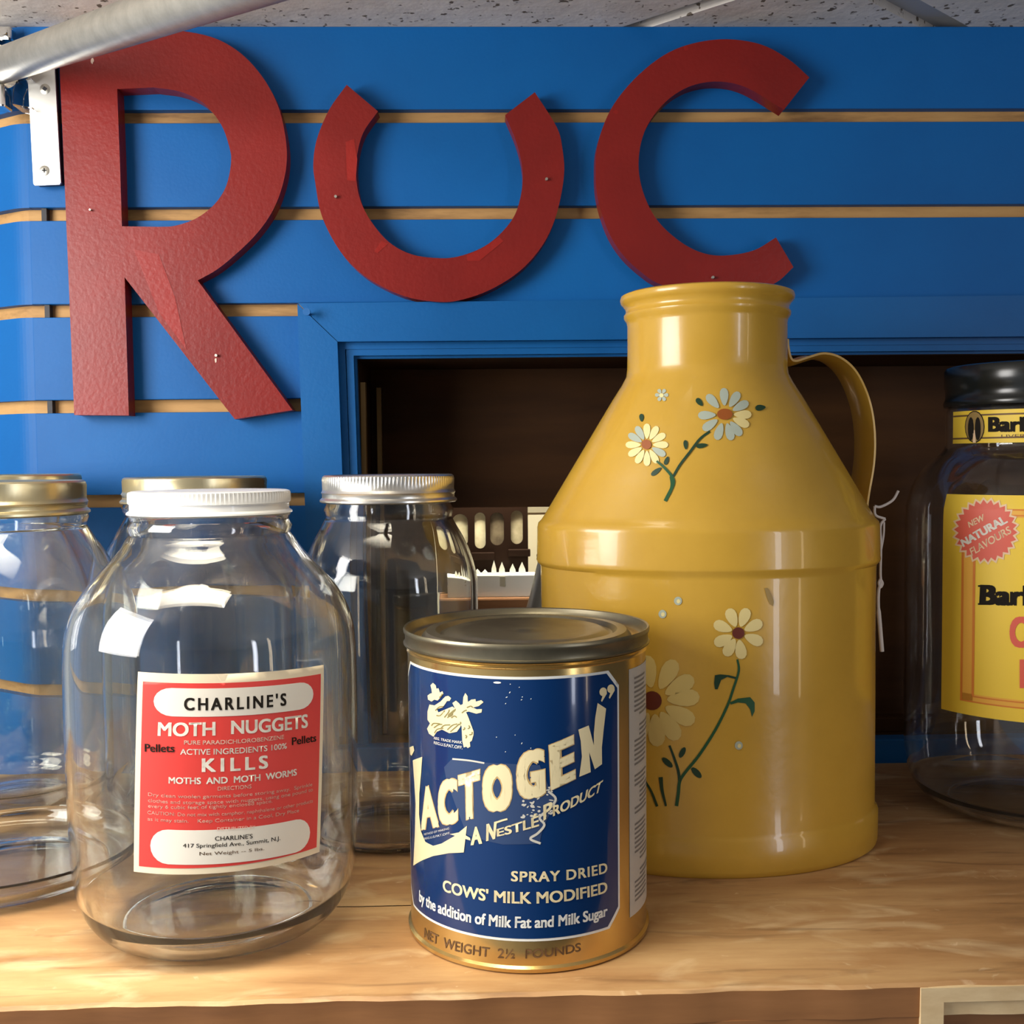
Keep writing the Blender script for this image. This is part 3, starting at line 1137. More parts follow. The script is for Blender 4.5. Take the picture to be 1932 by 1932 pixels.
lines = [("Dry clean woolen garments before storing away.  Sprinkle", (195, 305), (1680, 215)),
         ("clothes and storage space with nuggets, using one pound to", (195, 360), (1685, 262)),
         ("every 6 cubic feet of tightly enclosed space.", (195, 410), (1320, 365)),
         ("CAUTION: Do not mix with camphor, naphthalene or other products", (190, 470), (1685, 365)),
         ("as it may stain.    Keep Container in a Cool, Dry Place", (190, 528), (1560, 452))]
for s, a, b_ in lines:
    P.text(s, QQ(A3, a, b_, (a[0], a[1] - 42), (b_[0], b_[1] - 42)), 'ink_pale', 2, 0.004)
P.pill(QQ(A3, (215, 905), (1660, 775), (215, 590), (1660, 480)), 4.6, 'label_white', 2)
P.text("DISTRIBUTED BY", QQ(A3, (820, 610), (1165, 590), (820, 580), (1165, 562)), 'ink_pale', 3, 0.0)
P.text("CHARLINE'S", QQ(A3, (800, 703), (1140, 680), (800, 662), (1140, 638)), 'ink_black', 3, 0.01)
P.text("417 Springfield Ave., Summit, N.J.", QQ(A3, (510, 775), (1390, 708), (510, 728), (1390, 660)), 'ink_black', 3, 0.006)
P.text("Net Weight -- 5 lbs.", QQ(A3, (660, 845), (1245, 795), (660, 805), (1245, 760)), 'ink_brown', 3, 0.004)
lab = link('label', P.bm, P.mats, moth, world=True)
lab['label'] = 'red and cream paper label with white lettering'

# silver lid jar
sx, sy = jar_at(736, 1120, 0.731)
sil_body = smooth_prof([(0.042, 0.0), (0.050, 0.001), (0.0560, 0.005), (0.0585, 0.012), (0.0592, 0.024), (0.0592, 0.09), (0.0592, 0.155), (0.0584, 0.1685), (0.0553, 0.181), (0.0500, 0.193), (0.0450, 0.2015),
                        (0.0425, 0.206)]) + neck_ring(0.0420, 0.2075, 0.226)
make_jar('glass_jar', sx, sy, sil_body, 0.0030, 0.045, 'jar_glass', (0.0447, 0.2165, 0.2346, 'silver_lid', 'two'), 'clear glass jar with silver screw lid beside the blue tin')
# gold lid jars
wide = [(0.052, 0.0), (0.061, 0.0015), (0.0695, 0.006), (0.0740, 0.014), (0.0765, 0.028), (0.0775, 0.08), (0.0775, 0.135), (0.0765, 0.15), (0.073, 0.164), (0.067, 0.179), (0.060, 0.192), (0.0535, 0.202), (0.051, 0.206)]


def scaled(p, k): return [(r * k, z) for r, z in p]


lx, ly = jar_at(0, 1150, 0.658)
make_jar('glass_jar', lx, ly, smooth_prof(wide) + neck_ring(0.0505, 0.2075, 0.226), 0.0032, 0.055, 'jar_glass_green', (0.0517, 0.2135, 0.2338, 'gold_lid', 'two'),
         'clear glass jar with gold lid at the front left of the shelf')
gx, gy = jar_at(371, 1000, 0.80)
make_jar('glass_jar', gx, gy, smooth_prof(scaled(wide, 0.965)) + neck_ring(0.0505, 0.2075, 0.226), 0.0032, 0.053, 'jar_glass_green', (0.0520, 0.2145, 0.2335, 'gold_lid', 'two'),
         'gold lidded glass jar mostly hidden behind the white lidded jar')
hx, hy = jar_at(22, 1000, 0.802)
make_jar('glass_jar', hx, hy, smooth_prof(scaled(wide, 0.78)) + neck_ring(0.047, 0.2095, 0.228), 0.0030, 0.042, 'jar_glass_green', (0.0500, 0.216, 0.2362, 'gold_lid', 'two'),
         'gold lidded glass jar standing behind the front left jar')

# ================================================================== BLUE TIN
tx, ty = jar_at(995, 1450, 0.589)
tin = empty('milk_tin', (tx, ty, 0), 'round blue and gold milk powder tin with dark metal lid', 'tin')
RC = 0.0638
bm = bmesh.new()
lathe(bm, zc([(0, 0.002), (RC * .96, 0.002), (RC * .99, 0.0), (RC + .0012, 0.0008), (RC + .0014, 0.0026), (RC, 0.0036), (RC, 0.1420), (RC + .0006, 0.1426), (RC - .0003, 0.1436), (RC + .0007, 0.1448),
           (RC - .0004, 0.1456), (RC - .0004, 0.149), (0, 0.149)]), 128)
link('body', bm, 'can_gold', tin, smooth=35)
bm = bmesh.new()
ZL = 0.1540
lathe(bm, zc([(RC, 0.1458), (RC + .0020, 0.1456), (RC + .0022, 0.1463), (RC + .0013, 0.1467), (RC + .0013, 0.1508), (RC + .0020, 0.1516), (RC + .0022, ZL - .001), (RC + .0017, ZL), (RC + .0008, ZL - .0004), (RC + .0001, ZL - .002),
           (RC - .0010, 0.1500), (RC - .0035, 0.1486), (RC - .0075, 0.1490), (RC - .010, 0.1518), (RC - .015, 0.1520), (RC - .0175, 0.1500), (RC - .020, 0.1500), (RC - .0225, 0.1517),
           (RC - .030, 0.1513), (0.012, 0.1511), (0.006, 0.1509), (0.004, 0.1514), (0, 0.1515)]), 128)
link('lid', bm, 'can_lid_metal', tin, smooth=40)
cs = Surf(tx, ty, [(RC, 0.0), (RC, 0.17)])
P = Print(cs, base=0.00015, step=0.0001)
thR = cs.hit(1168, 1500)[0]
thL = -math.radians(80)
zT, zB = cs.hit(995, 1277)[1], cs.hit(995, 1776)[1]
ch = 0.0075 / RC


def panel(th0, th1, z0, z1, c, mat, layer):
    cz_ = c * RC * 1.1
    def arc(cx, czz, a0):
        return [(cx + c * math.cos(math.radians(a0 + 90 * k / 6)), czz + cz_ * math.sin(math.radians(a0 + 90 * k / 6))) for k in range(7)]
    # concave rounded corners
    pts = []
    for (cx, czz, a0) in ((th0, z0, 90), (th1, z0, 180), (th1, z1, 270), (th0, z1, 0)):
        seq = arc(cx, czz, a0 - 90 if False else a0)
        pts.append((cx, czz, seq))
    poly = []
    for (cx, czz, a0) in ((th0, z0, 90), (th1, z0, 180), (th1, z1, 270), (th0, z1, 360)):
        poly += list(reversed([(cx + c * math.cos(math.radians(a)), czz + cz_ * math.sin(math.radians(a))) for a in [a0 - 90 + 15 * k for k in range(7)]])) if False else \
            [(cx + c * math.cos(math.radians(a)), czz + cz_ * math.sin(math.radians(a))) for a in [a0 - 15 * k for k in range(7)]]
    P.poly(poly, mat, layer)


g = 0.0006 / RC
panel(thL, thR, zB, zT, ch, 'print_white', 0)
panel(thL + 2.2 * g, thR - 2.2 * g, zB + 0.0013, zT - 0.0013, ch, 'can_blue', 1)


def T5(x, y): return (760 + x / 5.083, 1280 + y / 5.083)


def T6(x, y): return (960 + x / 5.682, 1260 + y / 5.682)


def T7(x, y): return (740 + x / 3.715, 1440 + y / 3.715)


def T4(x, y): return (780 + x / 10.73, 1260 + y / 10.73)


def pp(fn, pts): return [fn(*p) for p in pts]


# faint tape patch under the lettering
P.polypx(pp(T5, [(400, 850), (480, 765), (790, 805), (1010, 815)]) + pp(T6, [(330, 1040), (450, 1330), (530, 1420), (470, 1500), (360, 1720), (330, 1880), (60, 1890)]) + pp(T5, [(960, 1590), (620, 1500), (420, 960)]), 'tape_mark', 2)
P.stroke(pp(T5, [(480, 770), (640, 785), (785, 810)]), 3.2, 'tape_white', 3)
P.stroke(pp(T6, [(420, 1320), (500, 1400), (440, 1500), (330, 1600), (380, 1680), (310, 1770), (230, 1830), (340, 1880)]), 4.5, 'tape_white', 3)
rr = random.Random(4)
for k in range(60):
    x, y = rr.uniform(985, 1045), rr.uniform(1478, 1545)
    P.ellipse(x, y, rr.uniform(1.5, 5), rr.uniform(.8, 2.4), rr.uniform(-.9, .3), 'tape_white', 3, 8)
for k in range(14):
    x, y = rr.uniform(930, 1010), rr.uniform(1290, 1330) if k < 8 else rr.uniform(1380, 1420)
    P.ellipse(x, y, rr.uniform(1, 2.2), 0.8, rr.uniform(-1.2, -.4), 'print_white', 3, 6)
P.ellipse(938.5, 1287.5, 7.5, 2.0, 0.03, 'print_white', 3, 10)

# emblem: nest with birds on a branch
E = 'print_cream'
P.polypx(pp(T4, [(360, 350), (410, 300), (465, 350), (480, 420), (520, 410), (550, 500), (600, 470), (620, 520), (560, 600), (500, 660), (440, 640), (380, 680), (310, 640), (300, 560), (350, 520), (390, 510), (380, 430)]), E, 3)
P.polypx(pp(T4, [(440, 760), (560, 680), (660, 575), (720, 565), (775, 610), (745, 665), (690, 670), (660, 720), (600, 800), (470, 840)]), E, 3)
P.polypx(pp(T4, [(340, 740), (450, 760), (520, 900), (800, 780), (870, 830), (900, 1000), (980, 1120), (960, 1190), (890, 1290), (740, 1320), (590, 1245), (490, 1290), (420, 1390), (330, 1330), (290, 1230), (350, 1120), (300, 1050), (300, 880)]), E, 3)
P.polypx(pp(T4, [(800, 710), (870, 660), (930, 710), (1070, 880), (1130, 1020), (1225, 1280), (1225, 1350), (1190, 1470), (1150, 1500), (1160, 1590), (1110, 1620), (1080, 1590), (1030, 1610), (1000, 1480), (985, 1180), (900, 1000), (870, 850)]), E, 3)
P.polypx(pp(T4, [(930, 770), (1010, 730), (1020, 590), (1060, 505), (1105, 570), (1110, 690), (1180, 640), (1265, 630), (1270, 680), (1380, 650), (1425, 690), (1330, 770), (1210, 800), (1290, 835), (1395, 830), (1385, 900), (1280, 925), (1130, 880), (1050, 900), (990, 850)]), E, 3)
D_ = 'print_olive'
for a in ([(460, 860), (540, 790), (620, 780)], [(480, 960), (560, 960), (650, 860)], [(640, 1000), (720, 900), (740, 840)], [(700, 1010), (790, 920), (860, 850)], [(720, 960), (800, 880), (870, 830)],
          [(780, 1010), (840, 970), (890, 1000)], [(380, 1170), (430, 1120), (560, 1130)], [(430, 1210), (520, 1150), (600, 1140)], [(560, 1230), (640, 1160), (760, 1150)], [(700, 1250), (800, 1160), (900, 1130)],
          [(760, 1290), (850, 1210), (940, 1130)], [(440, 1320), (500, 1240), (620, 1220)], [(990, 910), (1040, 870), (1090, 850)], [(1090, 800), (1170, 770), (1210, 800)], [(930, 1150), (970, 1120), (960, 1090)],
          [(1010, 1250), (1050, 1230), (1040, 1200)], [(1110, 1230), (1150, 1200), (1130, 1160)], [(1070, 1420), (1090, 1380), (1060, 1360)], [(1140, 1350), (1190, 1340), (1200, 1290)], [(540, 600), (580, 560), (600, 520)]):
    P.stroke(pp(T4, a), 2.1, D_, 4)
for (a, b_) in (((520, 900), (650, 970)), ((700, 900), (830, 990))):
    P.ellipse(*T4((a[0] + b_[0]) / 2, (a[1] + b_[1]) / 2), 5.5, 3.6, -0.6, 'print_olive' if a[0] > 600 else E, 4)
P.text("REG. TRADE MARK", QQ(T4, (425, 1440), (990, 1535), (435, 1390), (995, 1480)), 'print_white', 3, 0.02)
P.text("REG.U.S.PAT.OFF.", QQ(T4, (425, 1535), (1000, 1645), (430, 1480), (1010, 1580)), 'print_white', 3, 0.02)

# big name
LP = pp(T5, [(105, 785), (195, 750), (185, 900), (168, 1100), (165, 1300), (182, 1460), (225, 1565), (300, 1603), (380, 1580), (500, 1510), (620, 1410), (590, 1665), (450, 1672), (300, 1700), (200, 1740), (110, 1795), (125, 1500), (132, 1200), (120, 1000)])
P.polypx(LP, 'print_cream', 4)
big = [("A", QQ(T5, (182, 1458), (358, 1424), (190, 1045), (300, 1005)), .05), ("C", QQ(T5, (340, 1420), (540, 1392), (342, 975), (530, 940)), .07),
       ("T", QQ(T5, (552, 1372), (745, 1330), (530, 925), (748, 862)), .07), ("O", QQ(T5, (762, 1285), (1055, 1272), (762, 825), (1058, 805)), .09),
       ("G", QQ(T6, (78, 1430), (402, 1375), (75, 905), (385, 840)), .08), ("E", QQ(T6, (445, 1318), (718, 1190), (420, 825), (700, 706)), .06)]
for ch_, qd, bo in big:
    P.text(ch_, qd, 'print_tan', 3, bo + .03)
    ctr = (sum(p[0] for p in qd) / 4, sum(p[1] for p in qd) / 4)
    q2 = [(ctr[0] + (p[0] - ctr[0]) * .95, ctr[1] + (p[1] - ctr[1]) * .97) for p in qd]
    P.text(ch_, q2, 'print_cream', 4, bo)
P.polypx(pp(T6, [(740, 660), (850, 615), (905, 830), (905, 700), (920, 530), (945, 375), (1035, 435), (1010, 650), (990, 850), (992, 1030), (915, 1085), (855, 900), (872, 1115), (750, 1165), (778, 950), (765, 780)]), 'print_cream', 4)
for (x, y) in ((1003, 255), (1086, 222)):
    P.ellipse(*T6(x, y), 6.8, 8.2, 0.2, 'print_cream', 4)
    P.polypx(pp(T6, [(x + 38, y - 20), (x + 40, y + 20), (x - 12, y + 108), (x - 22, y + 95), (x - 2, y + 30)]), 'print_cream', 4)
P.polypx(pp(T5, [(75, 660), (110, 645), (120, 690), (95, 740), (80, 730)]), 'print_cream', 4)
P.text("METHOD OF MAKING", QQ(T5, (210, 1505), (450, 1445), (210, 1485), (450, 1425)), 'print_white', 3, 0.01)
P.text("REG.U.S.PAT.OFF.", QQ(T5, (215, 1545), (460, 1490), (215, 1525), (460, 1468)), 'print_white', 3, 0.01)
P.polypx(pp(T5, [(460, 1490), (560, 1470), (650, 1525), (655, 1550), (560, 1520)]), 'print_cream', 5)
P.text("A", QQ(T5, (655, 1598), (765, 1580), (672, 1420), (740, 1415)), 'print_cream', 4, .05)
P.text("N", QQ(T5, (802, 1558), (888, 1535), (805, 1395), (905, 1365)), 'print_cream', 4, .05)
P.stroke(pp(T5, [(880, 1385), (950, 1360), (1005, 1345)]), 3.5, 'print_cream', 4)
P.text("ESTL\u00c9", QQ(lambda x, y: (x, y), (938, 1578), (1017, 1558), (937, 1560), (1016, 1532)), 'print_cream', 4, .03)
P.text("P", QQ(T6, (368, 1640), (450, 1575), (368, 1470), (470, 1420)), 'print_cream', 4, .04)
P.text("RODUCT", QQ(T6, (470, 1590), (975, 1322), (468, 1480), (1005, 1195)), 'print_cream', 4, .035)
P.text("SPRAY DRIED", QQ(T7, (832, 825), (1505, 765), (835, 752), (1502, 692)), 'print_cream', 3, .03, 1.12)
P.text("COWS' MILK MODIFIED", QQ(T7, (358, 893), (1505, 903), (360, 808), (1502, 822)), 'print_cream', 3, .03, 1.0)
P.text("by the addition of Milk Fat and Milk Sugar", QQ(T7, (193, 990), (1505, 1090), (195, 885), (1505, 992)), 'print_white', 3, .035)
P.text("NET  WEIGHT  2\u00bd  POUNDS", QQ(T7, (225, 1222), (1322, 1318), (228, 1150), (1322, 1258)), 'ink_brown', 1, .012)
lab = link('label', P.bm, P.mats, tin, world=True)
lab['label'] = 'dark blue printed panel with cream lettering and nest emblem'
# narrow side panel with small print
P = Print(cs, base=0.00015, step=0.0001)
s0, s1 = cs.hit(1187, 1500)[0], math.radians(100)
z1_, z0_ = cs.hit(1190, 1262)[1], cs.hit(1190, 1730)[1]
P.poly([(s0, z0_), (s1, z0_), (s1, z1_), (s0, z1_)], 'side_paper', 0)
z = z1_ - 0.006
k = 0
while z > z0_ + 0.004:
    k += 1
    a = s0 + math.radians(5) + (0 if k % 13 < 9 else math.radians(6))
    P.poly([(a, z), (a + math.radians(rr.uniform(12, 22)), z), (a + math.radians(16), z + .0011), (a, z + .0011)], 'side_ink', 1)
    z -= 0.0024 if k % 9 else 0.006
lab = link('side_panel', P.bm, P.mats, tin, world=True)
lab['label'] = 'pale grey side panel of small print'

# ================================================================== YELLOW JUG
DJ = 0.716
jx_, jy_ = jar_at(1333, 1050, DJ)
SC = DJ / F_PX


def jz(py):                                   # height of a row on the jug axis
    return at_y(1337, py, jy_).z


FL = 0.72                                     # the body is an oval tin, the neck is round


def jys(z):
    za, zb = jz(960), jz(715)
    if z <= za: return FL
    if z >= zb: return 1.0
    t = (z - za) / (zb - za)
    return FL + (1 - FL) * t


def R_(px): return px * SC


rb = R_(313)
prof = [(0, 0.003), (rb * .97, 0.003), (rb * 1.0, 0.0), (rb + .0016, 0.0012), (rb + .0022, 0.004), (rb + .0022, jz(1512)), (rb + .0006, jz(1506)), (rb, jz(1500)), (rb, jz(1300)), (rb - .0003, jz(1180)), (rb, jz(1070)),
        (rb + .0002, jz(1062)), (R_(320), jz(1056)), (R_(321), jz(1052)), (R_(320), jz(1046)), (R_(319), jz(992)), (R_(317), jz(983)), (R_(311), jz(977)), (R_(303), jz(965)),
        (R_(262), jz(897)), (R_(218), jz(824)), (R_(176), jz(754)), (R_(158), jz(726)), (R_(149.5), jz(710)), (R_(147.5), jz(695)), (R_(147), jz(660)), (R_(147), jz(614)), (R_(148.5), jz(606)), (R_(153), jz(600)), (R_(153.5), jz(594)),
        (R_(150), jz(589)), (R_(150), jz(583)), (R_(155), jz(575)), (R_(159), jz(571)), (R_(160.5), jz(565)), (R_(159), jz(559)), (R_(154), jz(556.5)), (R_(149), jz(560)), (R_(146), jz(570)), (R_(145), jz(700)), (R_(150), jz(716)),
        (R_(300), jz(968)), (rb - .002, jz(1000)), (rb - .002, 0.006), (0, 0.006)]
jug = empty('milk_jug', (jx_, jy_, 0), 'tall yellow enamel milk jug painted with white daisies', 'jug')
bm = bmesh.new()
lathe(bm, prof, 144, c=(jx_, jy_, 0), ys=jys)
outer_prof = [p for p in prof[2:36]]
js = Surf(jx_, jy_, outer_prof, jys)
P = Print(js, bm, base=0.00025, step=0.00012)
P.mi('yellow_enamel')


def K1(x, y): return (1000 + x / 2.683, 500 + y / 2.683)


def K2(x, y): return (1160 + x / 3.018, 1060 + y / 3.018)


def petal(fn, cx, cy, ang_, r0_, r1_, wid, mat, sc):
    a = math.radians(ang_)
    mx0, my0 = cx + math.cos(a) * (r0_ + r1_) / 2, cy + math.sin(a) * (r0_ + r1_) / 2
    x, y = fn(mx0, my0)
    P.ellipse(x, y, (r1_ - r0_) / 2 / sc, wid / 2 / sc, a, mat, 1, 14, taper=0.35)


# upper right daisy
for a, m_ in ((-92, 'petal_blue'), (-58, 'petal_blue'), (-28, 'petal_blue'), (0, 'petal_pale'), (25, 'petal_pale'), (52, 'petal_blue'), (75, 'petal_blue'), (108, 'petal_blue'), (145, 'petal_blue'), (178, 'petal_blue'), (-132, 'petal_blue')):
    petal(K1, 985, 757, a, 45, 135, 42, m_, 2.683)
P.ellipse(*K1(985, 755), 14.5, 10.5, 0, 'flower_eye', 2)
# upper left daisy
for k, a in enumerate(range(0, 360, 30)):
    petal(K1, 593, 910, a, 30, 108, 34, 'petal_cream' if k not in (7, 8, 1) else 'petal_blue', 2.683)
P.ellipse(*K1(591, 908), 9.5, 9, 0.8, 'flower_eye', 2)
# tiny flower
for a in range(0, 360, 60): petal(K1, 668, 658, a, 8, 34, 18, 'petal_blue', 2.683)
P.ellipse(*K1(667, 660), 4, 4, 0, 'petal_cream', 2)
for cx, cy, a, b_, r in ((858, 694, 9, 5, 0.9), (1165, 722, 10, 5.5, -0.1), (566, 773, 7.5, 4.2, 1.55), (788, 910, 9, 4, 1.5), (870, 914, 11, 4.5, -0.15), (692, 990, 8.5, 4, -1.2), (640, 1045, 12, 4.5, -0.65)):
    P.ellipse(*K1(cx, cy), a, b_, r, 'leaf_green', 1, 12, taper=-0.3)
P.stroke(pp(K1, [(910, 842), (860, 880), (810, 945), (760, 1010), (725, 1070)]), (4.5, 4.5), 'leaf_green', 1)
P.stroke(pp(K1, [(642, 992), (680, 1025), (718, 1070), (725, 1110), (685, 1195)]), (4, 6.5), 'leaf_mid', 2)
P.stroke(pp(K1, [(716, 1070), (720, 1110), (710, 1150), (686, 1192)]), (7, 4), 'leaf_mid', 2)
# lower right daisy
for a in (-112, -70, -25, 22, 82, 120, 155, -158):
    petal(K2, 702, 405, a, 38, 150, 62, 'petal_pale', 3.018)
P.ellipse(*K2(702, 405), 11.5, 11, 0, 'flower_eye_dark', 2)
# lower left daisy behind the tin
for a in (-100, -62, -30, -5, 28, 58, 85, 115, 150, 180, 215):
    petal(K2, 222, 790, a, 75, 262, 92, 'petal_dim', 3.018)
P.ellipse(*K2(214, 790), 18, 18, 0, 'flower_eye_dark', 2)
P.stroke(pp(K2, [(697, 555), (705, 620), (675, 720), (640, 820), (570, 960), (480, 1100), (400, 1200), (370, 1250), (362, 1320), (352, 1390)]), (4, 6.5), 'leaf_mid', 1)
P.stroke(pp(K2, [(312, 1045), (340, 1120), (362, 1190), (370, 1250)]), (4, 6), 'leaf_green', 1)
P.polypx(pp(K2, [(692, 668), (640, 655), (605, 672), (585, 725), (570, 725), (565, 690), (570, 645), (600, 640), (650, 645), (690, 655)]), 'leaf_green', 1)
P.polypx(pp(K2, [(655, 800), (700, 778), (770, 770), (795, 800), (795, 850), (780, 882), (770, 840), (745, 805), (700, 800), (660, 812)]), 'leaf_mid', 1)
for cx, cy, a, b_, r in ((300, 1142, 13, 5.5, 0.75), (385, 1085, 11, 5, -1.1), (465, 1200, 13, 6, 0.8)):
    P.ellipse(*K2(cx, cy), a, b_, r, 'leaf_green', 1, 12)
P.stroke(pp(K2, [(175, 1250), (210, 1310), (242, 1392)]), (4, 5), 'leaf_green', 1)
P.stroke(pp(K2, [(262, 1225), (270, 1300), (292, 1390)]), (8, 4), 'leaf_green', 1)
for x, y in ((360, 222), (272, 297), (705, 1045)):
    P.ellipse(*K2(x, y), 7.5, 8, 0, 'petal_blue', 1)
    P.ellipse(*K2(x + 3, y + 2), 3.5, 4, 0, 'petal_cream', 2)
P.polypx(pp(K2, [(850, 150), (868, 148), (890, 185), (905, 225), (900, 252), (880, 240), (865, 205)]), 'emblem_tan', 1)
link('body', bm, P.mats, jug, smooth=38, world=True)

# strap handle, pointing right and a little back
ha = math.radians(12)
hd = Vector((math.cos(ha), math.sin(ha), 0))
hw = Vector((-math.sin(ha), math.cos(ha), 0))
hpts = [(1483, 641), (1484, 655), (1490, 678), (1503, 684), (1530, 676), (1560, 669), (1592, 676), (1622, 698), (1645, 735), (1660, 780), (1666, 830), (1664, 880), (1655, 930), (1651, 960), (1655, 985), (1657, 1010)]
path = []
for x, y in catmull([(a, b_, 0) for a, b_ in hpts], 5) and [(v.x, v.y) for v in catmull([(a, b_, 0) for a, b_ in hpts], 5)]:
    rad = (x - 1337) * SC
    path.append((rad, jz(y)))
bm = bmesh.new()
prev = None
n = len(path)
for i, (r, z) in enumerate(path):
    t = Vector((path[min(i + 1, n - 1)][0] - path[max(i - 1, 0)][0], path[min(i + 1, n - 1)][1] - path[max(i - 1, 0)][1])).normalized()
    nn = Vector((t.y, -t.x))
    ring = []
    hwid = 0.0125
    for s, o in ((-1, .0), (-.55, .0016), (0, .0022), (.55, .0016), (1, .0), (1, -.0014), (.55, .0002), (0, .0008), (-.55, .0002), (-1, -.0014)):
        q = Vector((jx_, jy_, 0)) + hd * (r + nn.x * o) + Vector((0, 0, z + nn.y * o)) + hw * (s * hwid)
        ring.append(bm.verts.new(q))
    if prev:
        for k in range(10):
            f = bm.faces.new((prev[k], ring[k], ring[(k + 1) % 10], prev[(k + 1) % 10]))
    else: bm.faces.new(ring)
    prev = ring
bm.faces.new(list(reversed(prev)))
bmesh.ops.recalc_face_normals(bm, faces=bm.faces[:])
link('handle', bm, 'yellow_enamel', jug, smooth=50, world=True)

# white string knotted round the lower end of the handle
Ys = jy_ + 0.010


def sp_(pts): return catmull([at_y(x, y, Ys) for x, y in pts], 5)


bm = bmesh.new()
tube(bm, sp_([(1695, 926), (1684, 944), (1662, 956), (1650, 955)]), 0.0009, 8)
tube(bm, sp_([(1670, 979), (1661, 993), (1662, 1030), (1661, 1080), (1662, 1100), (1658, 1112), (1657, 1140), (1660, 1180), (1664, 1229)]), [0.0009] * 22 + [.0011] * 10 + [0.0015] * 9, 8)
tube(bm, sp_([(1661, 1092), (1665, 1101), (1661, 1108), (1658, 1100), (1661, 1092)]), 0.0009, 8)
tube(bm, sp_([(1668, 985), (1667, 1010), (1662, 1040)]), 0.0007, 8)
tube(bm, sp_([(1650, 955), (1652, 972), (1670, 979)]), 0.0009, 8)
tag(link('string', bm, 'twine', smooth=60), 'white string tied to the yellow handle, hanging down', 'string')

# ================================================================== SYRUP BOTTLE
bx, by = jar_at(1948, 1200, 0.775)
SB_ = 0.775 / F_PX


def bz(py): return at_y(1932, py, by).z


rbt = 228 * SB_
bot = empty('syrup_bottle', (bx, by, 0), 'clear plastic bottle with black cap and yellow label at right', 'bottle')
body_out = smooth_prof([(0.054, 0.0), (0.066, 0.002), (0.0755, 0.008), (0.0818, 0.018), (0.0850, 0.032), (rbt, 0.05), (rbt, bz(1200)), (rbt, bz(985)), (rbt * .985, bz(945)), (rbt * .93, bz(908)), (rbt * .83, bz(875)), (rbt * .73, bz(855)),
                        (rbt * .695, bz(842)), (rbt * .69, bz(820)), (rbt * .69, bz(775))]) + [(rbt * .66, bz(765)), (rbt * .64, bz(730))]
bm = bmesh.new()
glass_body(bm, body_out, 0.0016, 0.058, 0.003)
link('body', bm, 'bottle_plastic', bot, smooth=50)
bm = bmesh.new()
rc = 160 * SB_
z0_, z1_ = bz(766), bz(690)
lathe(bm, [(rc * .95, z0_), (rc * 1.0, z0_), (rc * 1.01, z0_ + .002), (rc * 1.0, z0_ + .004), (rc * .985, z0_ + .006), (rc * .985, z0_ + .012), (rc * 1.0, z0_ + .0135), (rc * 1.0, z1_ - .003), (rc * .98, z1_ - .0008), (rc * .94, z1_), (0, z1_)], 120)
link('cap', bm, 'black_cap', bot, smooth=40)
bs = Surf(bx, by, body_out)
P = Print(bs)
th0, zt = bs.hit(1787, 932)
zb = bs.hit(1796, 1342)[1]
qb = [(th0, zb), (-th0, zb), (th0, zt), (-th0, zt)]
P.poly([qb[0], qb[1], qb[3], qb[2]], 'bottle_yellow', 0)


def frame(s0, s1, wd, mat, layer, hh=None):
    q = [Print.quadmap(qb, s, t) for s, t in ((s0, s1), (1 - s0, s1), (s0, 1 - s1), (1 - s0, 1 - s1))]
    wv = wd * 0.8
    for a in ((s0, s0 + wd, s1, 1 - s1), (1 - s0 - wd, 1 - s0, s1, 1 - s1), (s0, 1 - s0, s1, s1 + wv), (s0, 1 - s0, 1 - s1 - wv, 1 - s1)):
        k_ = sub(qb, *a)
        P.poly([k_[0], k_[1], k_[3], k_[2]], mat, layer)


frame(.075, .06, .048, 'bottle_amber', 1)
frame(.075, .06, .008, 'bottle_orange', 2)
frame(.115, .085, .008, 'bottle_orange', 2)


def B3(x, y): return (1640 + x / 4.024, 640 + y / 4.024)


def star(cx, cy, r1_, r2_, n, mat, layer):
    pts = []
    for k in range(2 * n):
        a = math.pi * k / n + 0.05
        r = r1_ if k % 2 == 0 else r2_
        pts.append((cx + r * math.cos(a), cy + r * math.sin(a)))
    P.polypx(pp(B3, pts), mat, layer)


star(888, 1455, 258, 226, 26, 'bottle_peach', 3)
star(888, 1455, 238, 205, 26, 'bottle_red', 4)
P.text("NEW", QQ(B3, (765, 1432), (882, 1372), (752, 1388), (870, 1325)), 'bottle_peach', 5, .03)
P.text("NATURAL", QQ(B3, (720, 1580), (1058, 1390), (695, 1525), (1020, 1335)), 'label_white', 5, .05)
P.text("FLAVOURS", QQ(B3, (785, 1645), (1085, 1470), (765, 1590), (1062, 1415)), 'bottle_peach', 5, .02)
P.text("Barkers", [(1848, 1141), (2040, 1141), (1850, 1103), (2038, 1103)], 'ink_black', 3, .06)
for x0_, x1_, y_ in ((1846, 1862, 1105.5), (1846, 1862, 1139.5)):
    P.polypx([(x0_, y_ - 1.6), (x1_, y_ - 1.6), (x1_, y_ + 1.6), (x0_, y_ + 1.6)], 'ink_black', 3)
P.text("C", [(1905, 1222), (1941, 1222), (1905, 1163), (1941, 1163)], 'bottle_red', 3, .05)
P.polypx([(1924, 1244), (1938, 1244), (1938, 1298), (1924, 1298)], 'bottle_red', 3)
lab = link('label', P.bm, P.mats, bot, world=True)
lab['label'] = 'yellow printed label with red starburst'
P = Print(bs)
zt, zb = bs.hit(1850, 774)[1], bs.hit(1850, 836)[1]
thn = math.radians(88)
P.poly([(-thn, zb), (thn, zb), (thn, zt), (-thn, zt)], 'bottle_yellow', 0)
hgt = zt - zb
for t in (.13, .83):
    P.poly([(-thn, zb + hgt * t), (thn, zb + hgt * t), (thn, zb + hgt * (t + .05)), (-thn, zb + hgt * (t + .05))], 'ink_brown', 1)
P.ellipse(*B3(805, 665), 18.5, 30.5, 0, 'ink_black', 2)
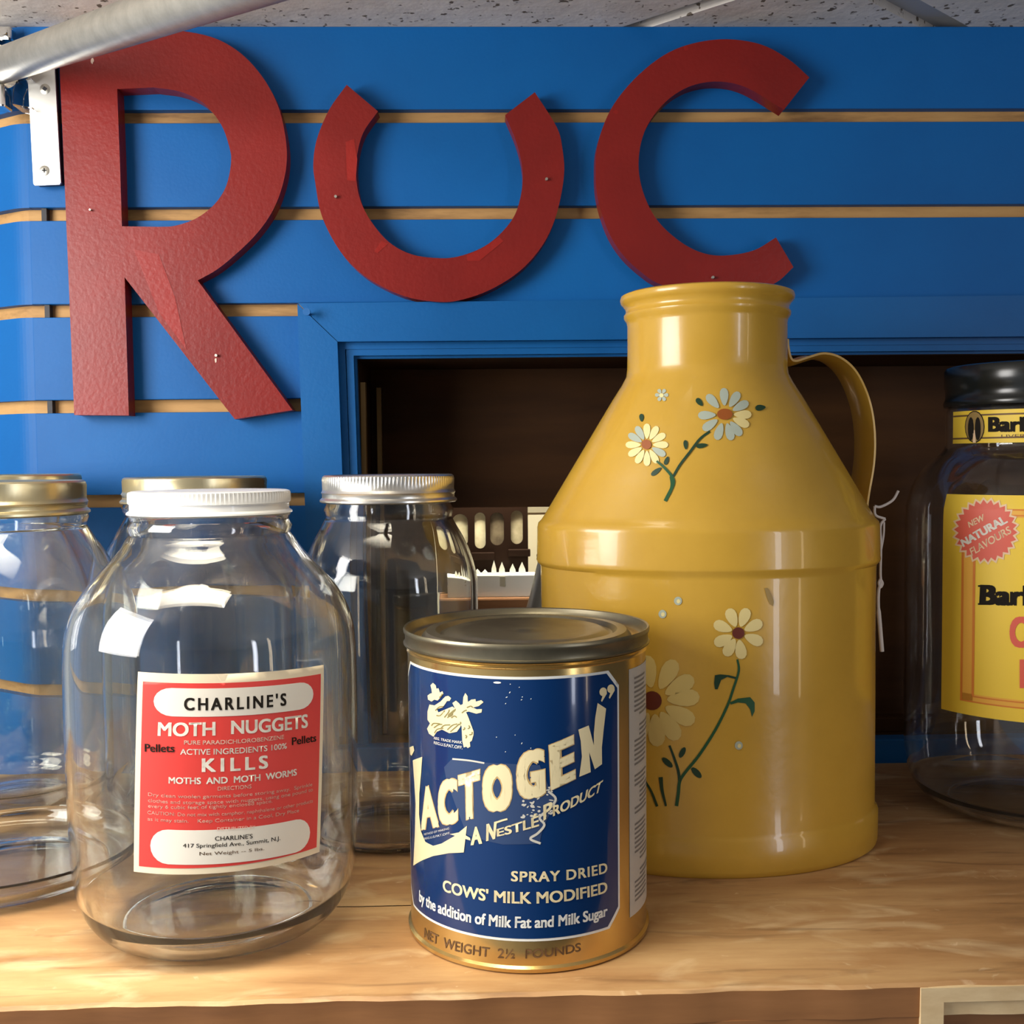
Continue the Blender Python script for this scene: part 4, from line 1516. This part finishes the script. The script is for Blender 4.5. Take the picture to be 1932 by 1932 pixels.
P.ellipse(*B3(805, 665), 17, 28.5, 0, 'emblem_tan', 3)
for x in (778, 830):
    P.ellipse(*B3(x, 680), 5.5, 22, 0, 'ink_black', 4)
    P.ellipse(*B3(x + (3 if x < 800 else -3), 620), 3.4, 4.6, 0, 'ink_black', 4)
P.polypx(pp(B3, [(795, 690), (810, 690), (815, 785), (792, 785)]), 'bottle_peach', 4)
P.text("Barkers", QQ(B3, (905, 705), (1475, 705), (905, 590), (1475, 590)), 'ink_black', 2, .06)
P.text("LIVERPOOL", QQ(B3, (1005, 752), (1400, 742), (1005, 725), (1400, 715)), 'ink_brown', 2, .0)
lab = link('neck_label', P.bm, P.mats, bot, world=True)
lab['label'] = 'yellow neck band with oval emblem'

# ================================================================== THINGS IN THE ALCOVE
# block that the ornaments stand on
YB0, YB1 = AB + 0.016, AB + 0.10
zled = at_y(950, 1128, YB0).z
bx0, bx1 = gx0 + 0.002, gx1 - 0.002
bm = bmesh.new()
box(bm, bx0, bx1, YB0, YB1 + 0.06, -0.004, zled, 0, 0.002)
tag(link('wooden_block', bm, 'front_wood'), 'brown wooden block in the alcove under the white picket tray', 'block')


def A5(x, y): return (840 + x / 6.44, 900 + y / 6.44)


# fretwork screen with four rounded openings
YF = AB + 0.055
c0_ = at_y(920, 1000, YF)
fret = empty('fretwork_screen', (c0_.x, YF, zled), 'dark carved wooden screen with four pale rounded panes', 'ornament')
bm = bmesh.new()
fx0, fx1 = at_y(842, 1000, YF).x, at_y(996, 1000, YF).x
ft, fb_ = gz + 0.012, zled
holes = [((84, 278), (450, 855), 'pane_lit'), ((355, 492), (432, 870), 'pane_lit'), ((545, 715), (430, 830), 'pane_shaded'), ((795, 945), (408, 815), 'pane_half_lit')]
edges = []


def loopv(pts):
    vs = [bm.verts.new(p) for p in pts]
    return vs, [bm.edges.new((vs[i], vs[(i + 1) % len(vs)])) for i in range(len(vs))]


out, e = loopv([(fx0, YF, fb_), (fx1, YF, fb_), (fx1, YF, ft), (fx0, YF, ft)])
edges += e
rings = [out]
ov = []
for (xa, xb), (ya, yb), pm in holes:
    A_, B_ = at_y(*A5(xa, ya), YF), at_y(*A5(xb, yb), YF)
    cxh, rx = (A_.x + B_.x) / 2, (B_.x - A_.x) / 2
    zt_, zb_ = A_.z, B_.z
    pts = [(cxh + rx * math.cos(t), YF, zt_ - rx + rx * math.sin(t)) for t in [math.pi * k / 10 for k in range(11)]] + \
          [(cxh + rx * math.cos(t), YF, zb_ + rx + rx * math.sin(t)) for t in [math.pi + math.pi * k / 10 for k in range(11)]]
    vs, e = loopv(pts)
    rings.append(vs)
    edges += e
    ov.append((cxh, rx, zt_, zb_, pm))
bmesh.ops.triangle_fill(bm, edges=edges, use_beauty=True)
for vs in rings:
    bk = [bm.verts.new((v.co.x, YF + 0.006, v.co.z)) for v in vs]
    for i in range(len(vs)):
        bm.faces.new((vs[i], vs[(i + 1) % len(vs)], bk[(i + 1) % len(vs)], bk[i]))
bmesh.ops.recalc_face_normals(bm, faces=bm.faces[:])
# mouldings across the foot
for (xa, xb, ya, yb) in ((310, 600, 920, 1010), (765, 1035, 880, 965)):
    A_, B_ = at_y(*A5(xa, ya), YF - 0.004), at_y(*A5(xb, yb), YF - 0.004)
    box(bm, A_.x, B_.x, YF - 0.005, YF + 0.001, B_.z, A_.z, 0, 0.0008)
link('screen_frame', bm, 'fret_wood', fret, world=True)
for cxh, rx, zt_, zb_, pm in ov:
    bm = bmesh.new()
    box(bm, cxh - rx - 0.001, cxh + rx + 0.001, YF + 0.0035, YF + 0.0055, zb_ - 0.001, zt_ + 0.001)
    link('pane', bm, pm, fret, world=True)

# white tray with a picket edge
YT = AB + 0.022
p0, p1 = at_y(893, 1125, YT), at_y(1012, 1105, YT)
tray = empty('picket_tray', ((p0.x + p1.x) / 2, YT, zled), 'white tray edged with small pointed pickets', 'tray')
bm = bmesh.new()
tz = at_y(950, 1085, YT).z
box(bm, p0.x - 0.012, p1.x, YT, YT + 0.026, zled, tz, 0, 0.0008)
nx0, nx1 = at_y(943, 1090, YT).x, at_y(953, 1090, YT).x
box(bm, nx0, nx1, YT - 0.0006, YT, at_y(948, 1106, YT).z, at_y(948, 1088, YT).z, 1)
link('tray_body', bm, ['white_paint', 'cream_shade'], tray, world=True)
for (xa, xb, yt) in ((350, 430, 1120), (445, 520, 1125), (560, 625, 1015), (650, 730, 1035), (780, 860, 1055), (890, 980, 1035)):
    a_, b2, t_ = at_y(*A5(xa, 1200), YT + .010), at_y(*A5(xb, 1200), YT + .010), at_y(*A5((xa + xb) / 2, yt), YT + .010)
    bm = bmesh.new()
    hp_, wp_ = t_.z - tz, b2.x - a_.x
    f = [Vector((a_.x, YT + .010, tz - 0.001)), Vector((b2.x, YT + .010, tz - 0.001)), Vector((b2.x - wp_ * .08, YT + .010, tz + hp_ * .40)), Vector((t_.x, YT + .010, t_.z)),
         Vector((a_.x + wp_ * .08, YT + .010, tz + hp_ * .40))]
    prism(bm, f, [p + Vector((0, 0.003, 0)) for p in f])
    bmesh.ops.recalc_face_normals(bm, faces=bm.faces[:])
    link('picket', bm, 'white_paint', tray, world=True)

# grey metal bell half hidden behind the jug
YBl = W + 0.075
cb = at_y(1062, 1100, YBl)
k_ = YBl / F_PX
bm = bmesh.new()
zbot = 0.0 - 0.004


def lz(y): return at_y(1062, y, YBl).z


lathe(bm, [(0.052, zbot), (0.050, zbot + 0.004), (0.048, lz(1250)), (k_ * 74, lz(1160)), (k_ * 62, lz(1120)), (k_ * 54, lz(1085)), (k_ * 48, lz(1062)), (k_ * 50, lz(1046)), (k_ * 47, lz(1044)), (k_ * 44, lz(1062)),
           (k_ * 30, lz(1075)), (0, lz(1075))], 64, c=(cb.x, cb.y, 0))
o = link('metal_vase', bm, 'bell_metal', smooth=40)
tag(o, 'grey metal vase half hidden behind the yellow jug', 'vase')
